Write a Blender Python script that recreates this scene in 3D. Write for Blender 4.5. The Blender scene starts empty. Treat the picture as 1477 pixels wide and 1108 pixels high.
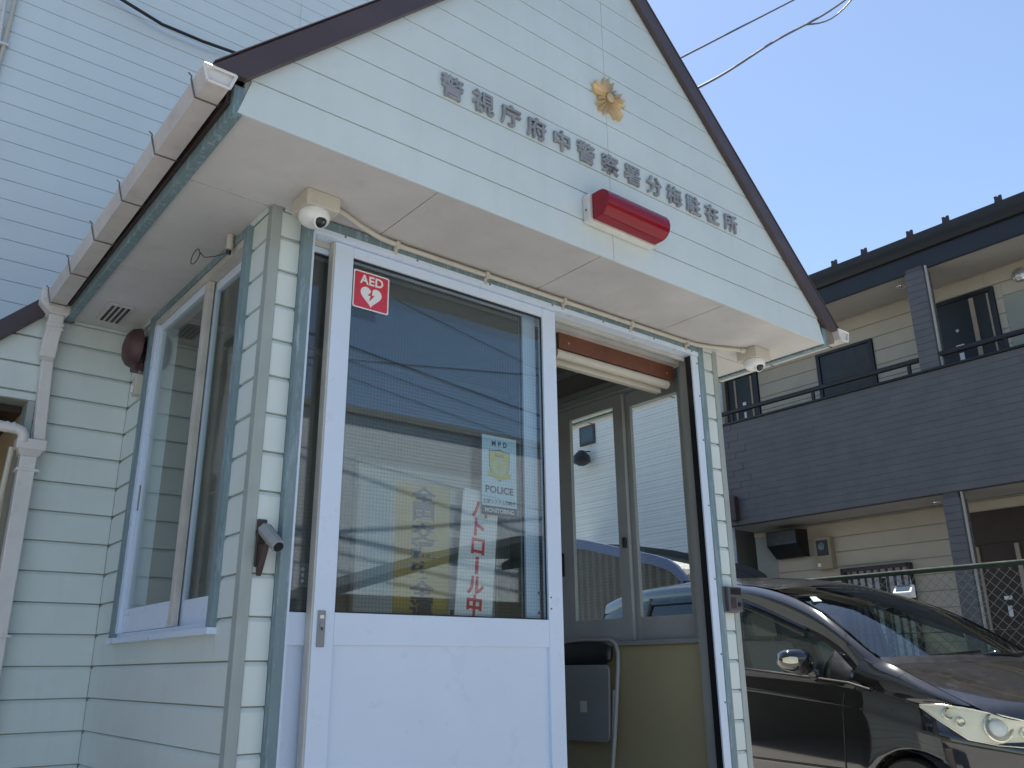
import bpy, math, random
from mathutils import Vector, Matrix
random.seed(7)
R = math.radians
SC = bpy.context.scene
COL = SC.collection

# ------------------------------------------------------------------ camera
cam_d = bpy.data.cameras.new('camera'); cam = bpy.data.objects.new('camera', cam_d); COL.objects.link(cam)
CR = ((0.77672266, -0.62976328, -0.01000647), (0.19178249, 0.25160932, -0.94863704), (0.59993449, 0.73490882, 0.31620823))
m = Matrix.Identity(4)
for i in range(3):
    m[i][0] = CR[0][i]; m[i][1] = -CR[1][i]; m[i][2] = -CR[2][i]
m[2][3] = 1.0
cam.matrix_world = m
cam_d.sensor_width = 36.0; cam_d.lens = 1233.1335 / 1477 * 36.0
cam_d.clip_start = 0.05; cam_d.clip_end = 3000
SC.camera = cam

# ------------------------------------------------------------------ sky and sun
AZ, EL = 36.0, 66.0          # azimuth from +Y towards +X, elevation
W = bpy.data.worlds.new('World'); SC.world = W; W.use_nodes = True
nt = W.node_tree; nt.nodes.clear()
sky = nt.nodes.new('ShaderNodeTexSky'); sky.sky_type = 'NISHITA'; sky.sun_disc = False
sky.sun_elevation = R(EL); sky.sun_rotation = R(AZ); sky.altitude = 50; sky.air_density = 1.0; sky.dust_density = 0.35; sky.ozone_density = 1.0
bg = nt.nodes.new('ShaderNodeBackground'); bg.inputs[1].default_value = 0.106
wo = nt.nodes.new('ShaderNodeOutputWorld')
nt.links.new(sky.outputs[0], bg.inputs[0]); nt.links.new(bg.outputs[0], wo.inputs[0])
sd = bpy.data.lights.new('sun', 'SUN'); sd.energy = 5.0; sd.angle = R(0.53); sd.color = (1.0, 0.95, 0.87)
sun = bpy.data.objects.new('sun', sd); COL.objects.link(sun)
SV = Vector((math.sin(R(AZ)) * math.cos(R(EL)), math.cos(R(AZ)) * math.cos(R(EL)), math.sin(R(EL))))
sun.rotation_euler = SV.to_track_quat('Z', 'Y').to_euler(); sun.location = SV * 30
SC.view_settings.view_transform = 'Standard'; SC.view_settings.look = 'None'
SC.view_settings.exposure = 0.90; SC.view_settings.gamma = 1.0; SC.view_settings.use_curve_mapping = False
SC.cycles.max_bounces = 10; SC.cycles.diffuse_bounces = 5; SC.cycles.glossy_bounces = 5; SC.cycles.transparent_max_bounces = 16
SC.cycles.caustics_reflective = False; SC.cycles.caustics_refractive = False

# ------------------------------------------------------------------ materials
def nodes(name):
    mt = bpy.data.materials.new(name); mt.use_nodes = True
    n = mt.node_tree; return mt, n, n.nodes['Principled BSDF']
def mth(n, op, a=None, b=None, va=0.0, vb=0.0, clamp=False):
    q = n.nodes.new('ShaderNodeMath'); q.operation = op; q.use_clamp = clamp
    q.inputs[0].default_value = va; q.inputs[1].default_value = vb
    if a is not None: n.links.new(a, q.inputs[0])
    if b is not None: n.links.new(b, q.inputs[1])
    return q.outputs[0]
def pos(n, scale=(1, 1, 1)):
    g = n.nodes.new('ShaderNodeNewGeometry'); v = n.nodes.new('ShaderNodeVectorMath'); v.operation = 'MULTIPLY'
    n.links.new(g.outputs['Position'], v.inputs[0]); v.inputs[1].default_value = scale
    return v.outputs[0]
def noise(n, vec, scale, detail=5, rough=.6):
    t = n.nodes.new('ShaderNodeTexNoise'); t.inputs['Scale'].default_value = scale
    t.inputs['Detail'].default_value = detail; t.inputs['Roughness'].default_value = rough
    n.links.new(vec, t.inputs['Vector']); return t.outputs[0]
def ramp(n, fac, a, b, lo=0.0, hi=1.0):
    m_ = n.nodes.new('ShaderNodeMapRange'); m_.inputs[1].default_value = a; m_.inputs[2].default_value = b
    m_.inputs[3].default_value = lo; m_.inputs[4].default_value = hi
    n.links.new(fac, m_.inputs[0]); return m_.outputs[0]
def mixc(n, fac, ca, cb):
    q = n.nodes.new('ShaderNodeMix'); q.data_type = 'RGBA'
    n.links.new(fac, q.inputs[0])
    for k, c in ((6, ca), (7, cb)):
        if isinstance(c, tuple): q.inputs[k].default_value = (*c, 1)
        else: n.links.new(c, q.inputs[k])
    return q.outputs[2]
def dk(c, f): return tuple(x * f for x in c)
def pm(name, col, rough=.55, var=.10, scale=3.0, streak=0.0, streakcol=None, dirt=0.0, dirtcol=(.12, .10, .08), bump=0.0, bscale=90, metal=0.0, coat=0.0, spec=.5, rv=1.0):
    mt, n, p = nodes(name)
    p.inputs['Roughness'].default_value = rough; p.inputs['Metallic'].default_value = metal
    p.inputs['Specular IOR Level'].default_value = spec
    if coat: p.inputs['Coat Weight'].default_value = coat; p.inputs['Coat Roughness'].default_value = .03
    f = ramp(n, noise(n, pos(n), scale), .3, .7)
    c = mixc(n, f, dk(col, 1 - var), dk(col, 1 + var * .6))
    if streak:
        s = ramp(n, noise(n, pos(n, (9, 9, .7)), 1.6, 6, .7), .52, .78, 0, streak)
        c = mixc(n, s, c, streakcol or dk(col, .45))
    if dirt:
        d = ramp(n, noise(n, pos(n), 11, 8, .75), .55, .75, 0, dirt)
        c = mixc(n, d, c, dirtcol)
    n.links.new(c, p.inputs['Base Color'])
    r_ = ramp(n, noise(n, pos(n), 14), .3, .7, max(.02, rough - .08 * rv), min(1, rough + .10 * rv)); n.links.new(r_, p.inputs['Roughness'])
    if bump:
        b = n.nodes.new('ShaderNodeBump'); b.inputs['Strength'].default_value = bump; b.inputs['Distance'].default_value = .004
        n.links.new(noise(n, pos(n), bscale, 4), b.inputs['Height']); n.links.new(b.outputs[0], p.inputs['Normal'])
    return mt
def glass(name, tint=(.93, .97, .96), f0=.06, wire=0.0, rough=0.0):
    mt, n, p = nodes(name); n.nodes.remove(p)
    out = n.nodes['Material Output']
    lw = n.nodes.new('ShaderNodeLayerWeight'); lw.inputs[0].default_value = .5
    f5 = mth(n, 'POWER', lw.outputs['Facing'], None, vb=5.0)
    fr = mth(n, 'ADD', mth(n, 'MULTIPLY', f5, None, vb=1 - f0), None, vb=f0, clamp=True)
    tr = n.nodes.new('ShaderNodeBsdfTransparent'); tr.inputs[0].default_value = (*tint, 1)
    gl = n.nodes.new('ShaderNodeBsdfGlossy'); gl.inputs['Roughness'].default_value = rough; gl.inputs[0].default_value = (1, 1, 1, 1)
    mx = n.nodes.new('ShaderNodeMixShader'); n.links.new(fr, mx.inputs[0]); n.links.new(tr.outputs[0], mx.inputs[1]); n.links.new(gl.outputs[0], mx.inputs[2])
    res = mx.outputs[0]
    if wire:
        g = n.nodes.new('ShaderNodeNewGeometry'); s = n.nodes.new('ShaderNodeSeparateXYZ'); n.links.new(g.outputs['Position'], s.inputs[0])
        u = mth(n, 'ADD', s.outputs[0], s.outputs[1])
        def line(c): return mth(n, 'LESS_THAN', mth(n, 'FRACT', mth(n, 'MULTIPLY', c, None, vb=1 / wire)), None, vb=.085)
        w = mth(n, 'MAXIMUM', line(u), line(s.outputs[2]))
        d = n.nodes.new('ShaderNodeBsdfDiffuse'); d.inputs[0].default_value = (.07, .075, .075, 1)
        m2 = n.nodes.new('ShaderNodeMixShader'); n.links.new(mth(n, 'MULTIPLY', w, None, vb=.16), m2.inputs[0]); n.links.new(res, m2.inputs[1]); n.links.new(d.outputs[0], m2.inputs[2]); res = m2.outputs[0]
    n.links.new(res, out.inputs[0]); return mt
M = {}
M['siding'] = pm('mint_siding', (.665, .735, .715), .55, .07, 2.2, streak=.22, streakcol=(.47, .54, .52), dirt=.10, dirtcol=(.40, .45, .41), bump=.12, bscale=140)
M['siding_up'] = pm('pale_siding', (.76, .83, .83), .5, .05, 1.4, streak=.12, streakcol=(.58, .64, .66), bump=.1, bscale=120)
M['back'] = pm('siding_backing', (.36, .38, .33), .9)
M['back_light'] = pm('pale_siding_backing', (.42, .44, .41), .9)
M['trim'] = pm('grey_corner_trim', (.36, .405, .385), .6, .12, 6, streak=.3, dirt=.12, dirtcol=(.22, .24, .22))
M['teal'] = None
M['alu'] = pm('white_aluminium', (.665, .765, .90), .32, .04, 2, dirt=.06, dirtcol=(.4, .38, .33))
M['alu_old'] = pm('aged_aluminium', (.55, .53, .48), .45, .15, 8, streak=.4, dirt=.3)
M['alu_grey'] = pm('grey_aluminium', (.30, .31, .30), .4, .1, 5, dirt=.2)
M['cream'] = pm('cream_plastic', (.58, .545, .46), .5, .06, 6, dirt=.2)
M['soffit'] = pm('stained_soffit', (.60, .585, .57), .8, .14, 2.5, streak=.0, dirt=.22, dirtcol=(.25, .23, .20), bump=.1)
M['brown'] = pm('brown_metal', (.078, .054, .056), .42, .2, 3, dirt=.2, dirtcol=(.09, .08, .075))
M['roof'] = pm('grey_brown_roof', (.24, .215, .20), .7, .2, 4)
M['gutter'] = pm('dirty_gutter', (.62, .575, .54), .45, .12, 5, streak=.35, streakcol=(.30, .25, .20), dirt=.3, dirtcol=(.16, .13, .09))
M['gutter_w'] = pm('white_gutter_cap', (.72, .70, .67), .4, .08, 6, dirt=.3)
M['wire'] = pm('dull_steel', (.16, .15, .14), .5, .2, 20, metal=.6)
M['white'] = pm('white_plastic', (.80, .80, .78), .35, .04, 5, dirt=.05)
M['black'] = pm('black_plastic', (.015, .015, .017), .35, .2, 8)
M['dark'] = pm('dark_bronze', (.05, .032, .030), .45, .2, 6, dirt=.2)
M['letter'] = pm('weathered_letter_metal', (.335, .34, .345), .45, .2, 25, metal=.2, dirt=.3)
M['gold'] = pm('aged_gold', (.66, .49, .27), .42, .12, 18, metal=.25, dirt=.3, dirtcol=(.2, .13, .07))
M['redwhite'] = pm('lamp_base', (.72, .70, .66), .45, .08, 8, streak=.4)
M['glass'] = glass('window_glass', (.88, .92, .90), f0=.04)
M['glass_wire'] = glass('wired_glass', (.86, .91, .92), f0=.065, wire=.0125)
M['glass_wire2'] = glass('wired_glass_fine', f0=.05, wire=.016)
M['glass_car'] = glass('car_glass', (.74, .84, .79), f0=.045)
M['glass_screen'] = glass('windscreen_glass', (.72, .83, .77), f0=.10)
M['glass_dark'] = glass('dark_car_glass', (.16, .19, .18), f0=.06)
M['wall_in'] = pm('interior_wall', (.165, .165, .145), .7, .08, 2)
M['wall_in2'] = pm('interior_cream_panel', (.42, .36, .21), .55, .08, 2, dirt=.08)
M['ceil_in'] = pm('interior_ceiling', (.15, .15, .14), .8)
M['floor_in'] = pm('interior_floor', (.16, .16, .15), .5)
M['wood'] = pm('red_brown_wood', (.17, .06, .033), .45, .35, 6, streak=.5, streakcol=(.11, .03, .015))
M['grey'] = pm('grey_painted', (.24, .25, .25), .45, .1, 6)
M['navy_print'] = pm('navy_print', (.035, .05, .10), .6, .05)
M['red_print'] = pm('red_print', (.62, .045, .05), .45, .06)
M['red_sticker'] = pm('red_sticker', (.60, .035, .06), .3, .05, coat=.3)
M['white_print'] = pm('white_print', (.80, .80, .80), .4, .03)
M['cyan_print'] = pm('pale_blue_sticker', (.55, .72, .80), .4, .04)
M['yellow_print'] = pm('yellow_poster', (.88, .50, .10), .6, .05)
M['badge_print'] = pm('badge_yellow', (.55, .52, .16), .5, .05)
M['paper'] = pm('paper', (.72, .74, .78), .7, .04)
M['concrete'] = pm('concrete', (.42, .41, .385), .85, .15, 2, dirt=.3, bump=.3)
M['asphalt'] = pm('asphalt', (.055, .055, .055), .9, .25, 1.2, dirt=.2, bump=.5)
M['apt_beige'] = pm('beige_rough_siding', (.54, .485, .395), .85, .08, 2, bump=.9, bscale=160)
M['apt_dark'] = pm('charcoal_cladding', (.120, .121, .127), .65, .14, 3, dirt=.12, dirtcol=(.09, .09, .10))
M['apt_back'] = pm('charcoal_joint', (.098, .098, .104), .9)
M['apt_fascia'] = pm('black_fascia', (.016, .019, .024), .35, .15, 4)
M['apt_soffit'] = pm('grey_soffit', (.46, .44, .41), .8, .05, 2)
M['apt_door'] = pm('dark_green_door', (.018, .025, .027), .4, .1, 5)
M['apt_door_brown'] = pm('dark_brown_door', (.045, .028, .022), .5, .2, 5)
M['tan_bar'] = pm('tan_metal_bar', (.36, .29, .22), .5, .1, 8)
M['meter'] = pm('meter_box', (.36, .30, .20), .55, .1, 5)
M['steel'] = pm('bright_steel', (.65, .65, .65), .25, .1, 10, metal=.9)
M['fence_green'] = pm('green_fence_paint', (.025, .04, .03), .85, .2, 10)
M['fence_wire'] = pm('galvanised_wire', (.26, .29, .28), .45, .15, 30, metal=.4)
M['blue'] = pm('blue_painted_frame', (.075, .11, .24), .35, .06, 3)
M['poly'] = pm('dark_corrugated_sheet', (.06, .055, .05), .5, .2, 4)
M['bluegrey'] = pm('grey_glazing', (.07, .10, .12), .12, .1, 3)
M['white_boards'] = pm('white_house_boards', (.86, .855, .84), .55, .04, 1.5, streak=.1)
M['intercom'] = pm('intercom_plastic', (.10, .10, .11), .4, .1, 8)
M['alu_in'] = pm('dull_sash_aluminium', (.40, .41, .40), .4, .1, 5, dirt=.2)
M['smoked'] = pm('smoked_glazing', (.022, .028, .026), .22, .4, 9)
M['carpaint'] = pm('black_car_paint', (.012, .0115, .0115), .06, .10, 3, coat=1.0, rv=.1)
M['dustpaint'] = pm('dusty_car_roof_paint', (.022, .020, .018), .20, .2, 5, coat=.8, dirt=.35, dirtcol=(.10, .095, .085))
M['rubber'] = pm('rubber', (.012, .012, .012), .7)
M['chrome'] = pm('headlight_reflector', (.78, .74, .64), .16, .1, 12, metal=.85)
M['headlens'] = pm('hazy_headlight_plastic', (.86, .82, .70), .2, .05, 8, coat=.5)
M['amber'] = pm('indicator_lens', (.75, .70, .52), .15, .05)
M['seat'] = pm('car_seat_fabric', (.20, .195, .18), .9)
M['dash'] = pm('dashboard', (.48, .50, .47), .75)
M['bell'] = pm('alarm_bell_paint', (.085, .04, .045), .45, .2, 8, dirt=.25)
M['street_wall'] = pm('street_house_wall', (.74, .80, .85), .7, .06, 1, streak=.15)
M['street_tan'] = pm('tan_house_wall', (.42, .33, .20), .75, .08, 1)
M['street_roof'] = pm('dark_tiles', (.07, .075, .08), .6, .2, 3)
# peeling teal paint
mt, n, p = nodes('peeling_teal_paint')
f = ramp(n, noise(n, pos(n, (14, 14, 2.2)), 3.0, 8, .75), .50, .62)
fl = ramp(n, noise(n, pos(n), 2.0), .35, .65)
c1 = mixc(n, fl, (.15, .225, .24), (.21, .30, .33)); c2 = mixc(n, f, c1, (.31, .41, .47))
d = ramp(n, noise(n, pos(n, (20, 20, 4)), 4.0, 8, .8), .62, .70)
n.links.new(mixc(n, d, c2, (.10, .09, .085)), p.inputs['Base Color']); p.inputs['Roughness'].default_value = .6
bb = n.nodes.new('ShaderNodeBump'); bb.inputs['Strength'].default_value = .5; bb.inputs['Distance'].default_value = .003
n.links.new(f, bb.inputs['Height']); n.links.new(bb.outputs[0], p.inputs['Normal']); M['teal'] = mt
# red translucent lamp lens
mt, n, p = nodes('red_lamp_lens')
p.inputs['Base Color'].default_value = (.30, .006, .020, 1); p.inputs['Roughness'].default_value = .14
p.inputs['Transmission Weight'].default_value = .15; p.inputs['Specular IOR Level'].default_value = .3; M['redlens'] = mt

# ------------------------------------------------------------------ builders
class G:
    def __init__(s): s.v = []; s.f = []
    def add(s, vs, fs):
        o = len(s.v); s.v += [tuple(v) for v in vs]; s.f += [tuple(i + o for i in f) for f in fs]; return s
    def box(s, x0, x1, y0, y1, z0, z1):
        return s.add([(x, y, z) for x in (x0, x1) for y in (y0, y1) for z in (z0, z1)],
                     [(0, 1, 3, 2), (4, 6, 7, 5), (0, 4, 5, 1), (2, 3, 7, 6), (0, 2, 6, 4), (1, 5, 7, 3)])
    def prism(s, poly, axis, a, b):
        # poly: list of 2D points in the two other axes (x: (y,z), y: (x,z), z: (x,y))
        def p3(q, t): return (t, q[0], q[1]) if axis == 'x' else ((q[0], t, q[1]) if axis == 'y' else (q[0], q[1], t))
        k = len(poly); vs = [p3(q, a) for q in poly] + [p3(q, b) for q in poly]
        return s.add(vs, [tuple(range(k)), tuple(range(2 * k - 1, k - 1, -1))] + [(i, k + i, k + (i + 1) % k, (i + 1) % k) for i in range(k)])
    def tube(s, pts, r, n=8, cap=True, closed=False):
        pts = [Vector(p) for p in pts]; rings = []; prev = None
        L = len(pts)
        for i, p in enumerate(pts):
            if closed: t = (pts[(i + 1) % L] - pts[i - 1])
            else: t = (pts[min(i + 1, L - 1)] - pts[max(i - 1, 0)])
            t.normalize()
            if prev is None:
                a = Vector((0, 0, 1)) if abs(t.z) < .9 else Vector((1, 0, 0)); u = t.cross(a).normalized()
            else:
                u = (prev - t * prev.dot(t)).normalized()
            prev = u; w = t.cross(u)
            rr = r[i] if isinstance(r, (list, tuple)) else r
            rings.append([p + (u * math.cos(2 * math.pi * k / n) + w * math.sin(2 * math.pi * k / n)) * rr for k in range(n)])
        vs = [v for g in rings for v in g]; fs = []
        for i in range(L if closed else L - 1):
            j = (i + 1) % L
            for k in range(n): fs.append((i * n + k, i * n + (k + 1) % n, j * n + (k + 1) % n, j * n + k))
        if cap and not closed: fs += [tuple(range(n - 1, -1, -1)), tuple((L - 1) * n + k for k in range(n))]
        return s.add(vs, fs)
    def lathe(s, prof, c, axis=(0, 0, 1), n=24):
        ax = Vector(axis).normalized(); a = Vector((1, 0, 0)) if abs(ax.x) < .9 else Vector((0, 1, 0))
        u = ax.cross(a).normalized(); w = ax.cross(u); c = Vector(c); vs = []; fs = []
        for (r, h) in prof:
            for k in range(n):
                t = 2 * math.pi * k / n; vs.append(c + ax * h + (u * math.cos(t) + w * math.sin(t)) * r)
        for i in range(len(prof) - 1):
            for k in range(n): fs.append((i * n + k, i * n + (k + 1) % n, (i + 1) * n + (k + 1) % n, (i + 1) * n + k))
        fs += [tuple(range(n - 1, -1, -1)), tuple((len(prof) - 1) * n + k for k in range(n))]
        return s.add(vs, fs)
    def grid(s, rows, close=False):
        nr = len(rows); nc = len(rows[0]); vs = [p for r_ in rows for p in r_]; fs = []
        for i in range(nr - 1):
            for k in range(nc - 1 + (1 if close else 0)):
                fs.append((i * nc + k, i * nc + (k + 1) % nc, (i + 1) * nc + (k + 1) % nc, (i + 1) * nc + k))
        return s.add(vs, fs)
    def mesh(s, name, mat, smooth=None):
        me = bpy.data.meshes.new(name); me.from_pydata(s.v, [], s.f); me.materials.append(mat)
        if smooth is not None:
            for q in me.polygons: q.use_smooth = True
            me.set_sharp_from_angle(angle=R(smooth))
        me.update(); return me
    def build(s, name, mat, parent=None, smooth=None, bev=0.0, loc=None, fix=True):
        me = s.mesh(name, M[mat] if isinstance(mat, str) else mat, smooth)
        if fix:
            import bmesh
            b = bmesh.new(); b.from_mesh(me); bmesh.ops.recalc_face_normals(b, faces=b.faces); b.to_mesh(me); b.free()
        return link(name, me, parent, bev, loc)
def link(name, me, parent=None, bev=0.0, loc=None):
    o = bpy.data.objects.new(name, me); COL.objects.link(o)
    if loc: o.location = loc
    if parent is not None:
        o.parent = parent
        if parent.type == 'EMPTY': o.matrix_parent_inverse = Matrix.Translation(-Vector(parent.location))
        else: o.matrix_parent_inverse = Matrix.Translation(-Vector(parent.location))
    if bev:
        b = o.modifiers.new('bevel', 'BEVEL'); b.width = bev; b.segments = 2; b.limit_method = 'ANGLE'; b.angle_limit = R(40)
    return o
def thing(name, label, cat, loc=(0, 0, 0), group=None):
    o = bpy.data.objects.new(name, None); COL.objects.link(o); o.location = loc; o.empty_display_size = .1
    o['label'] = label; o['category'] = cat
    if group: o['group'] = group
    return o
def tag(o, label, cat, group=None):
    o['label'] = label; o['category'] = cat
    if group: o['group'] = group
    return o
def struct(o): o['kind'] = 'structure'; return o
def text(name, body, size, c, xd, ud, mat, parent, ext=.0008, bold=.0, bevel=0.0, space=1.0, sx=1.0):
    cu = bpy.data.curves.new('text', 'FONT'); cu.body = body; cu.size = size; cu.align_x = 'CENTER'; cu.align_y = 'CENTER'
    cu.extrude = ext; cu.offset = bold; cu.bevel_depth = bevel; cu.bevel_resolution = 1; cu.space_character = space; cu.resolution_u = 4
    t = bpy.data.objects.new('text', cu); COL.objects.link(t); bpy.context.view_layer.update()
    me = bpy.data.meshes.new_from_object(t.evaluated_get(bpy.context.evaluated_depsgraph_get()))
    bpy.data.objects.remove(t); bpy.data.curves.remove(cu)
    xs = [v.co.x for v in me.vertices]; ys = [v.co.y for v in me.vertices]
    ox, oy = (min(xs) + max(xs)) / 2, (min(ys) + max(ys)) / 2
    X = Vector(xd).normalized(); U = Vector(ud).normalized(); N = X.cross(U); c = Vector(c)
    for v in me.vertices:
        q = v.co; v.co = c + X * ((q.x - ox) * sx) + U * (q.y - oy) + N * q.z
    me.materials.clear(); me.materials.append(M[mat]); me.name = name
    return link(name, me, parent)

# ------------------------------------------------------------------ siding boards, one object each
_bcache = {}
def board(parent, plane, p, out, u0, u1, z0, z1, depth, gap, lip, mat, u0t=None, u1t=None):
    """one lap board on the plane x=p or y=p, facing out (+1/-1), from u0..u1 (bottom) to u0t..u1t (top)"""
    key = (plane, out, round(u1 - u0, 4), round(z1 - z0, 4), depth, gap, lip, mat)
    tri = u0t is not None
    if tri or key not in _bcache:
        g = G(); a, b = (u0, u1) if tri else (0, u1 - u0); at, bt = (u0t, u1t) if tri else (a, b); h = z1 - z0
        zb = z0 if tri else 0
        def L(a_, at_, t): return a_ + (at_ - a_) * t
        prof = [(0, gap), (depth, gap), (depth, h - gap - lip), (depth * .35, h - gap), (0, h - gap)]
        rows = []
        for (dd, zz) in prof:
            t = zz / h; w = (p if tri else 0) + out * dd
            e = .0012
            rows.append((L(a, at, t) + e, L(b, bt, t) - e, w, zb + zz))
        vs = []
        for ua, ub, w, z in rows:
            for u in (ua, ub): vs.append((u, w, z) if plane == 'y' else (w, u, z))
        k = len(rows); fs = [tuple(2 * i for i in range(k)), tuple(2 * i + 1 for i in range(k - 1, -1, -1))]
        for i in range(k): j = (i + 1) % k; fs.append((2 * i, 2 * i + 1, 2 * j + 1, 2 * j))
        g.add(vs, fs)
        if tri: return g.build('siding_board', mat, parent)
        import bmesh
        me = g.mesh('siding_board', M[mat]); bm = bmesh.new(); bm.from_mesh(me); bmesh.ops.recalc_face_normals(bm, faces=bm.faces); bm.to_mesh(me); bm.free()
        _bcache[key] = me
    loc = (u0, p, z0) if plane == 'y' else (p, u0, z0)
    return link('siding_board', _bcache[key], parent, loc=loc)
def siding(parent, plane, p, out, u0, u1, z0, z1, pitch, zref, mat, openings=(), joints=(), depth=.012, gap=.0022, lip=.012):
    k = math.floor((z0 - zref) / pitch); z = zref + k * pitch
    cuts = [u0] + sorted(j for j in joints if u0 < j < u1) + [u1]
    while z < z1 - .001:
        a, b = max(z, z0), min(z + pitch, z1); z += pitch
        if b - a < .015: continue
        for c0, c1 in zip(cuts[:-1], cuts[1:]):
            segs = [(c0, c1, a, b)]
            for (o0, o1, oz0, oz1) in openings:
                new = []
                for (s0, s1, sa, sb) in segs:
                    if o1 <= s0 or o0 >= s1 or oz1 <= sa or oz0 >= sb: new.append((s0, s1, sa, sb)); continue
                    if o0 > s0: new.append((s0, o0, sa, sb))
                    if o1 < s1: new.append((o1, s1, sa, sb))
                    if oz0 - sa > .015: new.append((max(s0, o0), min(s1, o1), sa, oz0))
                    if sb - oz1 > .015: new.append((max(s0, o0), min(s1, o1), oz1, sb))
                segs = new
            for (s0, s1, sa, sb) in segs:
                if s1 - s0 > .01: board(parent, plane, p, out, s0, s1, sa, sb, depth, gap, lip, mat)

GZ = -0.10     # ground level
# ------------------------------------------------------------------ ground
g = G().grid([[(-400, -400, GZ), (400, -400, GZ)], [(-400, 400, GZ), (400, 400, GZ)]]); struct(g.build('ground', 'asphalt'))
struct(G().box(-14, 16, -3.6, 14, GZ - .2, GZ + .02).build('concrete_lot', 'concrete'))

# ------------------------------------------------------------------ the police box and its dwelling
X0, X1, FY, MY, ZS = .974, 3.223, 2.412, 3.872, 2.45      # backing planes (boards stand 12 mm proud)
PIT, ZR = .12, 2.348
K = thing('police_box', 'pale mint sided police box with steep gabled porch, sliding door and dwelling behind', 'building', (2.1, 3.5, GZ))
# porch walls
FZ = .32
w = G()
w.box(X0, 1.062, FY, FY + .088, GZ, ZS).box(3.109, X1, FY, FY + .088, GZ, ZS).box(1.062, 3.109, FY + .005, FY + .088, 2.443, ZS).box(1.062, 3.109, FY, FY + .088, GZ, FZ - .021).box(3.0715, 3.1085, FY + .022, FY + .088, FZ, 2.442)
fw = w.build('front_wall', 'back', K)
OPF = [(1.03, 3.157, GZ, 2.446)]
siding(fw, 'y', FY, -1, .992, 1.062, GZ, ZS - .002, PIT, ZR, 'siding')
siding(fw, 'y', FY, -1, 3.1095, 3.207, GZ, ZS - .002, PIT, ZR, 'siding')
LW = [(2.56, 3.60, 1.12, 2.44)]
w = G().box(X0, 1.06, 2.5, 2.56, GZ, 2.58).box(X0, 1.06, 3.60, MY + .05, GZ, 2.58).box(X0, 1.06, 2.56, 3.60, GZ, 1.12).box(X0, 1.06, 2.56, 3.60, 2.44, 2.58)
lw = w.build('left_wall', 'back', K)
siding(lw, 'x', X0, -1, 2.432, MY - .012, GZ, ZS - .002, PIT, ZR, 'siding', LW)
RW = [(2.50, 3.47, 1.12, 2.40)]
w = G().box(3.12, X1, 2.5, 2.50001, GZ, 2.58).box(3.12, X1, 3.47, 5.05, GZ, 2.58).box(3.12, X1, 2.5, 3.47, GZ, 1.12).box(3.12, X1, 2.5, 3.47, 2.40, 2.58)
rw = w.build('right_wall', 'back', K)
siding(rw, 'x', X1, 1, 2.432, 5.05, GZ, ZS - .002, PIT, ZR, 'siding', RW)
# corner trims (L profile)
for nm, xa, sg in (('l', .962, 1), ('r', 3.235, -1)):
    o = .005
    poly = [(xa - sg * o, 2.40 - o), (xa + sg * .030, 2.40 - o), (xa + sg * .030, 2.41), (xa + sg * .012, 2.41), (xa + sg * .012, 2.432), (xa - sg * o, 2.432)]
    G().prism(poly, 'z', GZ, ZS - .001).build('corner_trim', 'trim', K, bev=.003)
# main ground-floor front wall, with the recessed entrance on the left
w = G().box(.607, X0, MY, MY + .1, GZ, 2.62).prism([(.222, 2.07), (.6065, 2.07), (.6065, 2.452)], 'y', MY, MY + .1)
mw = w.build('main_wall', 'back', K)
siding(mw, 'y', MY, -1, .607, .962, GZ, ZS - .002, PIT, ZR, 'siding')
z = ZR - PIT * 3
while z < 2.50:
    a, b = max(z, 2.07), z + PIT; z += PIT
    if b - a < .02: continue
    # verge cuts the boards along z = x + 1.86
    xl0, xl1 = a - 1.862, b - 1.862
    if xl0 >= .60: continue
    board(mw, 'y', MY, -1, max(-1.2, xl0), .6055, a, b, .012, .0022, .006, 'siding', max(-1.2, xl1), .6055 if xl1 < .6 else xl1 + .005)
G().box(.578, .606, MY - .016, MY + .1, GZ, 2.07).build('entrance_jamb', 'trim', K, bev=.002)
# recess
rec = G().box(.578, .607, MY + .1, 5.0, GZ, 2.07).box(-2.2, .578, 5.0, 5.05, GZ, 2.07).build('recess_wall', 'street_tan', K)
G().box(-2.2, .578, MY + .1, 5.0, 2.04, 2.068).build('recess_ceiling', 'apt_door_brown', K)
wf = G().box(.556, .577, 4.02, 4.9, 1.72, 1.76).box(.556, .577, 4.02, 4.06, .9, 1.72).box(.556, .577, 4.86, 4.9, .9, 1.72).box(.556, .577, 4.02, 4.9, .86, .9).build('recess_window', 'alu_old', K)
G().box(.566, .572, 4.06, 4.86, .9, 1.72).build('pane', 'bluegrey', wf)
G().lathe([(.0, -.03), (.03, -.03), (.045, .0), (.045, .02), (0, .02)], (.50, 4.1, 2.0), (0, 0, 1), 14).build('entrance_lamp', 'dark', K, smooth=40)
G().box(-2.2, .13, MY - .01, MY + .09, 2.071, 2.19).build('entrance_beam', 'trim', K, bev=.004)
G().box(-2.2, .20, MY + .091, 5.05, 2.071, 2.12).build('entrance_roof', 'roof', K)
G().box(-2.30, -2.2, MY, 5.05, GZ, 2.12).build('entrance_side_wall', 'street_tan', K)
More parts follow.
